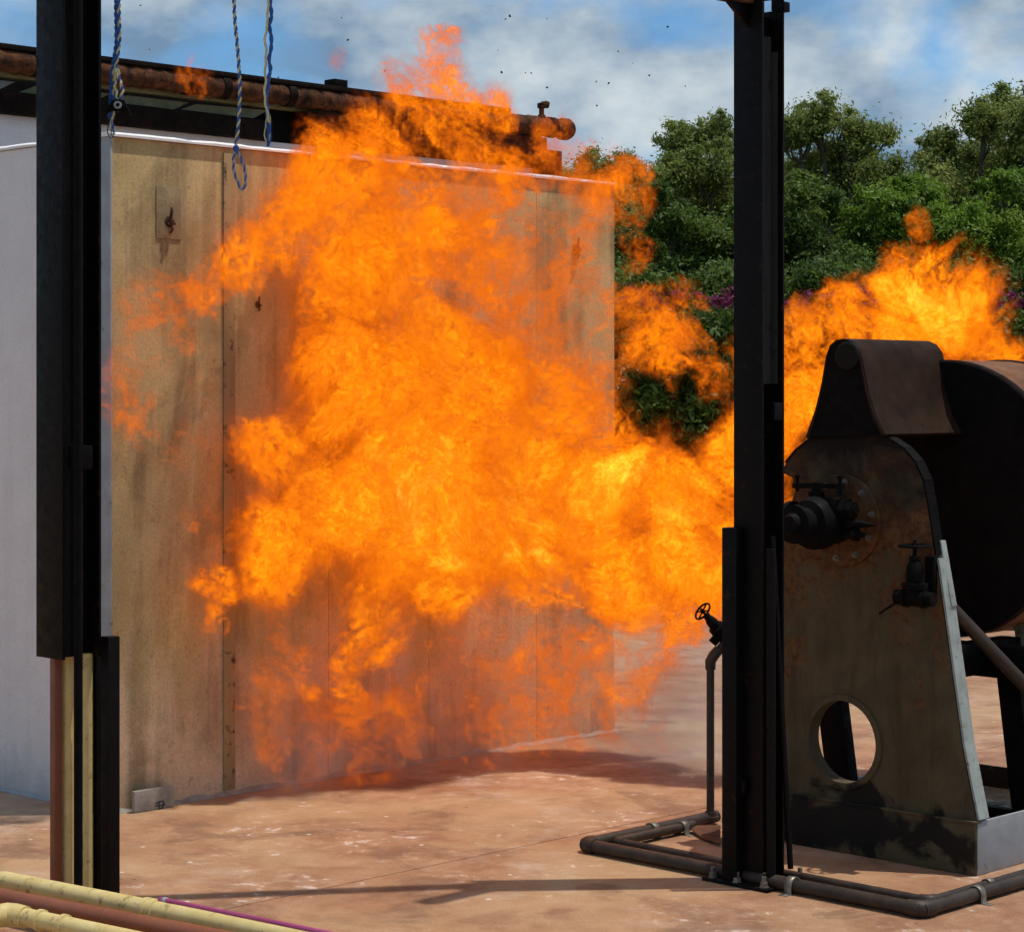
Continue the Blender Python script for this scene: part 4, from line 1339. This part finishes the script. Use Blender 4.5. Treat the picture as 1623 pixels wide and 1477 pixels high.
def fire_nodes(name, blobs, lo, hi, vox, cuts, hull=False):
    ng = bpy.data.node_groups.new(name, 'GeometryNodeTree')
    ng.interface.new_socket('Geometry', in_out='OUTPUT', socket_type='NodeSocketGeometry')
    N, L = ng.nodes, ng.links
    def math_(op, a, b=None, c=None, clamp=False):
        n = N.new('ShaderNodeMath')
        n.operation = op
        n.use_clamp = clamp
        for i, x in enumerate((a, b, c)):
            if x is None:
                continue
            if isinstance(x, (int, float)):
                n.inputs[i].default_value = x
            else:
                L.new(x, n.inputs[i])
        return n.outputs[0]
    def vec(op, a, b=None, c=None, scale=None):
        n = N.new('ShaderNodeVectorMath')
        n.operation = op
        for i, x in enumerate((a, b, c)):
            if x is None:
                continue
            if isinstance(x, (tuple, list, Vector)):
                n.inputs[i].default_value = tuple(x)
            else:
                L.new(x, n.inputs[i])
        if scale is not None:
            n.inputs['Scale'].default_value = scale
        return n.outputs['Value'] if op in ('LENGTH', 'DISTANCE', 'DOT_PRODUCT') else n.outputs[0]
    def noise(v, scale, detail, rough, dist=0.0, col=False):
        n = N.new('ShaderNodeTexNoise')
        L.new(v, n.inputs['Vector'])
        n.inputs['Scale'].default_value = scale
        n.inputs['Detail'].default_value = detail
        n.inputs['Roughness'].default_value = rough
        n.inputs['Distortion'].default_value = dist
        return n.outputs['Color'] if col else n.outputs[0]
    pos = N.new('GeometryNodeInputPosition').outputs[0]
    sp = N.new('ShaderNodeSeparateXYZ')
    L.new(pos, sp.inputs[0])
    X, Y, Z = sp.outputs
    # turbulence: space is folded again and again by turning sine waves, large eddies first
    rng = random.Random(77)
    q = pos
    f_ = 8.0
    while f_ < 60:
        rot = N.new('ShaderNodeVectorRotate')
        rot.rotation_type = 'EULER_XYZ'
        rot.inputs['Rotation'].default_value = (rng.uniform(0, 6.28), rng.uniform(0, 6.28), rng.uniform(0, 6.28))
        L.new(q, rot.inputs['Vector'])
        w = vec('SINE', vec('MULTIPLY_ADD', rot.outputs[0], (f_, f_, f_), (rng.uniform(0, 6.28), rng.uniform(0, 6.28), rng.uniform(0, 6.28))))
        am = TURB / f_
        q = vec('MULTIPLY_ADD', w, (am, am, am), q)
        if f_ < 20:
            mid = q
        f_ *= 1.45
    SQ = (1.0, 1.6, 1.0)
    qs = vec('MULTIPLY', q, SQ)
    s = None
    for (px, py, r, k, dd) in blobs:
        D = fire_depth(px) + dd
        c = on_d(px, py, D)
        R = r * D / F * 1.22
        d = vec('DISTANCE', qs, (c.x * SQ[0], c.y * SQ[1], c.z * SQ[2]))
        b = math_('MINIMUM', math_('MULTIPLY_ADD', d, -1.9 / R, 1.9), k)
        s = b if s is None else math_('SMOOTH_MAX', s, b, .10)
    fine = noise(q, 11.0, 3.0, .70)
    ridge = math_('ABSOLUTE', math_('SUBTRACT', noise(mid, 13.0, 3.0, .64, .9), .5))   # thin flame sheets where the noise crosses its mean
    fil = math_('MULTIPLY_ADD', ridge, -17.0, 1.0, clamp=True)
    big = noise(q, 4.2, 1.0, .5)
    g = math_('MULTIPLY_ADD', math_('SUBTRACT', fine, .5), 2.4, s)
    g = math_('MULTIPLY_ADD', math_('SUBTRACT', big, .5), 1.7, g)
    env = math_('MULTIPLY_ADD', g, .88, -.03, clamp=True)
    core = math_('MULTIPLY_ADD', s, 2.2, -1.9, clamp=True)
    g = math_('MULTIPLY', env, math_('MULTIPLY_ADD', core, .35, math_('MULTIPLY_ADD', fil, .92, .08)))
    g = math_('MULTIPLY', g, math_('MULTIPLY_ADD', s, 1.0, .24, clamp=True))
    g = math_('MULTIPLY', g, math_('ADD', core, 1.0))
    # keep clear of the wall face, meet the neighbouring body of fire, fade at the floor
    rel = vec('DOT_PRODUCT', vec('SUBTRACT', pos, A0), DV)
    clear = math_('MAXIMUM', math_('SUBTRACT', rel, .015), math_('SUBTRACT', Z, HW + .05))
    clear = math_('MAXIMUM', clear, math_('SUBTRACT', X, A0.x + DU.x * UE))
    g = math_('MULTIPLY', g, math_('MULTIPLY', clear, 14.0, clamp=True))
    for (xc, sg) in cuts:
        g = math_('MULTIPLY', g, math_('POWER', math_('MULTIPLY_ADD', X, 40.0 * sg, -40.0 * sg * xc + .5, clamp=True), .6667))
    g = math_('MULTIPLY', g, math_('GREATER_THAN', g, .015))
    vc = N.new('GeometryNodeVolumeCube')
    L.new(g, vc.inputs['Density'])
    vc.inputs['Min'].default_value = lo
    vc.inputs['Max'].default_value = hi
    for i, ax in enumerate('XYZ'):
        vc.inputs['Resolution ' + ax].default_value = int((hi[i] - lo[i]) / vox)
    geo = vc.outputs[0]
    if hull:
        vm = N.new('GeometryNodeVolumeToMesh')
        L.new(geo, vm.inputs['Volume'])
        vm.inputs['Threshold'].default_value = .10
        geo = vm.outputs[0]
    sm = N.new('GeometryNodeSetMaterial')
    L.new(geo, sm.inputs[0])
    sm.inputs['Material'].default_value = VEIL if hull else FIRE
    out = N.new('NodeGroupOutput')
    L.new(sm.outputs[0], out.inputs[0])
    return ng

TURB = .30
FIRE = bpy.data.materials.new('burning_gas')
FIRE.use_nodes = True
fn, fl = FIRE.node_tree.nodes, FIRE.node_tree.links
fn.clear()
fo = fn.new('ShaderNodeOutputMaterial')
fv = fn.new('ShaderNodeVolumeInfo')
fr = fn.new('ShaderNodeValToRGB')
els = fr.color_ramp.elements
els[0].position = 0.0; els[0].color = (0.46, 0.062, 0.003, 1)
els[1].position = 1.0; els[1].color = (2.0, 1.0, 0.075, 1)
for p_, c_ in ((.12, (.86, .145, .003, 1)), (.28, (1.25, .29, .004, 1)), (.46, (1.55, .50, .009, 1)), (.68, (1.8, .74, .025, 1))):
    e = els.new(p_); e.color = c_
fh = fn.new('ShaderNodeMath'); fh.operation = 'MULTIPLY'; fh.inputs[1].default_value = .55
fl.new(fv.outputs['Density'], fh.inputs[0])
fl.new(fh.outputs[0], fr.inputs['Fac'])
fp = fn.new('ShaderNodeMath'); fp.operation = 'POWER'; fp.inputs[1].default_value = 1.5
fl.new(fv.outputs['Density'], fp.inputs[0])
fm = fn.new('ShaderNodeMath'); fm.operation = 'MULTIPLY'; fm.inputs[1].default_value = 90.0
fl.new(fp.outputs[0], fm.inputs[0])
fa = fn.new('ShaderNodeVolumeAbsorption'); fa.inputs['Color'].default_value = (0, 0, 0, 1)
fl.new(fm.outputs[0], fa.inputs['Density'])
fe = fn.new('ShaderNodeEmission')
fl.new(fr.outputs['Color'], fe.inputs['Color'])
fl.new(fm.outputs[0], fe.inputs['Strength'])
fs = fn.new('ShaderNodeAddShader')
fl.new(fa.outputs[0], fs.inputs[0])
fl.new(fe.outputs[0], fs.inputs[1])
fl.new(fs.outputs[0], fo.inputs['Volume'])

# the thin flame front at the skin of the fire
VEIL = bpy.data.materials.new('flame_front')
VEIL.use_nodes = True
vn, vln = VEIL.node_tree.nodes, VEIL.node_tree.links
vn.clear()
vo = vn.new('ShaderNodeOutputMaterial')
ve = vn.new('ShaderNodeEmission')
ve.inputs['Color'].default_value = (1.0, 0.22, 0.02, 1)
vt = vn.new('ShaderNodeBsdfTransparent')
vx = vn.new('ShaderNodeMixShader')
vnz = vn.new('ShaderNodeTexNoise')
vnz.inputs['Scale'].default_value = 9.0
vnz.inputs['Detail'].default_value = 4.0
vgp = vn.new('ShaderNodeNewGeometry')
vln.new(vgp.outputs['Position'], vnz.inputs['Vector'])
vmr = vn.new('ShaderNodeMapRange')
vmr.inputs['From Min'].default_value = .42
vmr.inputs['From Max'].default_value = .72
vmr.inputs['To Max'].default_value = .12
vln.new(vnz.outputs[0], vmr.inputs['Value'])
vln.new(vmr.outputs[0], vx.inputs[0])
vln.new(vt.outputs[0], vx.inputs[1])
vln.new(ve.outputs[0], vx.inputs[2])
vln.new(vx.outputs[0], vo.inputs['Surface'])

VOX = 0.0085
for nm, blobs, boxes, lab in (
        ('fireball', BLOBS, (((-1.62, 7.85, 0.02), (XB + .03, 10.0, 3.12), ((XB, -1),)),),
         'huge orange fireball rolling up the face of the concrete wall'),
        ('flame_plume', BLOBS, (((XB - .03, 8.5, 0.5), (2.2, 9.9, 2.45), ((XB, 1),)),),
         'orange flame plume billowing behind the black drum and steel column')):
    me = bpy.data.meshes.new(nm)
    ob = bpy.data.objects.new(nm, me)
    COL.objects.link(ob)
    ob['label'] = lab
    ob['category'] = 'fire'
    lo = [min(b[0][i] for b in boxes) for i in range(3)]
    hi = [max(b[1][i] for b in boxes) for i in range(3)]
    md = ob.modifiers.new('flame_front', 'NODES')
    md.node_group = fire_nodes(nm + '_front', blobs, lo, hi, .026, ((XB, 1 if lo[0] > .5 else -1),), True)
    for lo, hi, cuts in boxes:
        vob = bpy.data.objects.new('flames', bpy.data.volumes.new('flames'))
        COL.objects.link(vob)
        vob.parent = ob
        vob['kind'] = 'stuff'
        md = vob.modifiers.new('flames', 'NODES')
        md.node_group = fire_nodes(nm, blobs, lo, hi, VOX, cuts)
        md.show_viewport = False       # tens of millions of voxels: worked out for the render only

# ------------------------------------------------------------------ thin smoke drifting over the floor at the wall's end
SMOKE = bpy.data.materials.new('pale_smoke')
SMOKE.use_nodes = True
sn, sl = SMOKE.node_tree.nodes, SMOKE.node_tree.links
sn.clear()
so = sn.new('ShaderNodeOutputMaterial')
si = sn.new('ShaderNodeVolumeInfo')
sm_ = sn.new('ShaderNodeMath'); sm_.operation = 'MULTIPLY'; sm_.inputs[1].default_value = 1.7
sl.new(si.outputs['Density'], sm_.inputs[0])
sv = sn.new('ShaderNodeVolumeScatter')
sv.inputs['Color'].default_value = (.82, .72, .66, 1)
sl.new(sm_.outputs[0], sv.inputs['Density'])
sl.new(sv.outputs[0], so.inputs['Volume'])
SMOKE_BLOBS = [(1060, 1110, 110), (1010, 1200, 90), (1100, 1210, 80), (930, 1190, 70), (1090, 1040, 60), (620, 1180, 80), (480, 1190, 70), (760, 1170, 70)]
ng = bpy.data.node_groups.new('smoke', 'GeometryNodeTree')
ng.interface.new_socket('Geometry', in_out='OUTPUT', socket_type='NodeSocketGeometry')
N, L = ng.nodes, ng.links
def mth(op, a, b=None, c=None, clamp=False):
    n = N.new('ShaderNodeMath'); n.operation = op; n.use_clamp = clamp
    for i, x in enumerate((a, b, c)):
        if isinstance(x, (int, float)):
            n.inputs[i].default_value = x
        elif x is not None:
            L.new(x, n.inputs[i])
    return n.outputs[0]
pos_ = N.new('GeometryNodeInputPosition').outputs[0]
acc = None
for (px, py, r) in SMOKE_BLOBS:
    D = fire_depth(px)
    c = on_d(px, py, D)
    vd_ = N.new('ShaderNodeVectorMath'); vd_.operation = 'DISTANCE'
    L.new(pos_, vd_.inputs[0]); vd_.inputs[1].default_value = c
    bb = mth('MULTIPLY_ADD', vd_.outputs['Value'], -1.0 / (r * D / F * 1.3), 1.0)
    acc = bb if acc is None else mth('SMOOTH_MAX', acc, bb, .3)
nz = N.new('ShaderNodeTexNoise'); L.new(pos_, nz.inputs['Vector'])
nz.inputs['Scale'].default_value = 4.0; nz.inputs['Detail'].default_value = 4.0
dn = mth('MULTIPLY_ADD', mth('SUBTRACT', nz.outputs[0], .5), 1.6, acc)
dn = mth('MULTIPLY', dn, 1.2, clamp=True)
rl = N.new('ShaderNodeVectorMath'); rl.operation = 'DOT_PRODUCT'
rs = N.new('ShaderNodeVectorMath'); rs.operation = 'SUBTRACT'
L.new(pos_, rs.inputs[0]); rs.inputs[1].default_value = A0
L.new(rs.outputs[0], rl.inputs[0]); rl.inputs[1].default_value = DV
sx = N.new('ShaderNodeSeparateXYZ'); L.new(pos_, sx.inputs[0])
clr = mth('MAXIMUM', mth('SUBTRACT', rl.outputs['Value'], .03), mth('SUBTRACT', sx.outputs[0], A0.x + DU.x * UE + .05))
dn = mth('MULTIPLY', dn, mth('MULTIPLY', clr, 8.0, clamp=True))
dn = mth('MULTIPLY', dn, mth('GREATER_THAN', dn, .01))
vc_n = N.new('GeometryNodeVolumeCube')
L.new(dn, vc_n.inputs['Density'])
slo, shi = (-1.2, 8.0, .02), (1.35, 10.2, .95)
vc_n.inputs['Min'].default_value = slo; vc_n.inputs['Max'].default_value = shi
for i, ax in enumerate('XYZ'):
    vc_n.inputs['Resolution ' + ax].default_value = int((shi[i] - slo[i]) / .035)
sm2 = N.new('GeometryNodeSetMaterial'); L.new(vc_n.outputs[0], sm2.inputs[0]); sm2.inputs['Material'].default_value = SMOKE
so2 = N.new('NodeGroupOutput'); L.new(sm2.outputs[0], so2.inputs[0])
smk = bpy.data.objects.new('smoke', bpy.data.volumes.new('smoke'))
COL.objects.link(smk)
tag(smk, 'thin pale smoke drifting low over the floor at the foot of the wall', 'smoke')
smk['kind'] = 'stuff'
smk.modifiers.new('smoke', 'NODES').node_group = ng
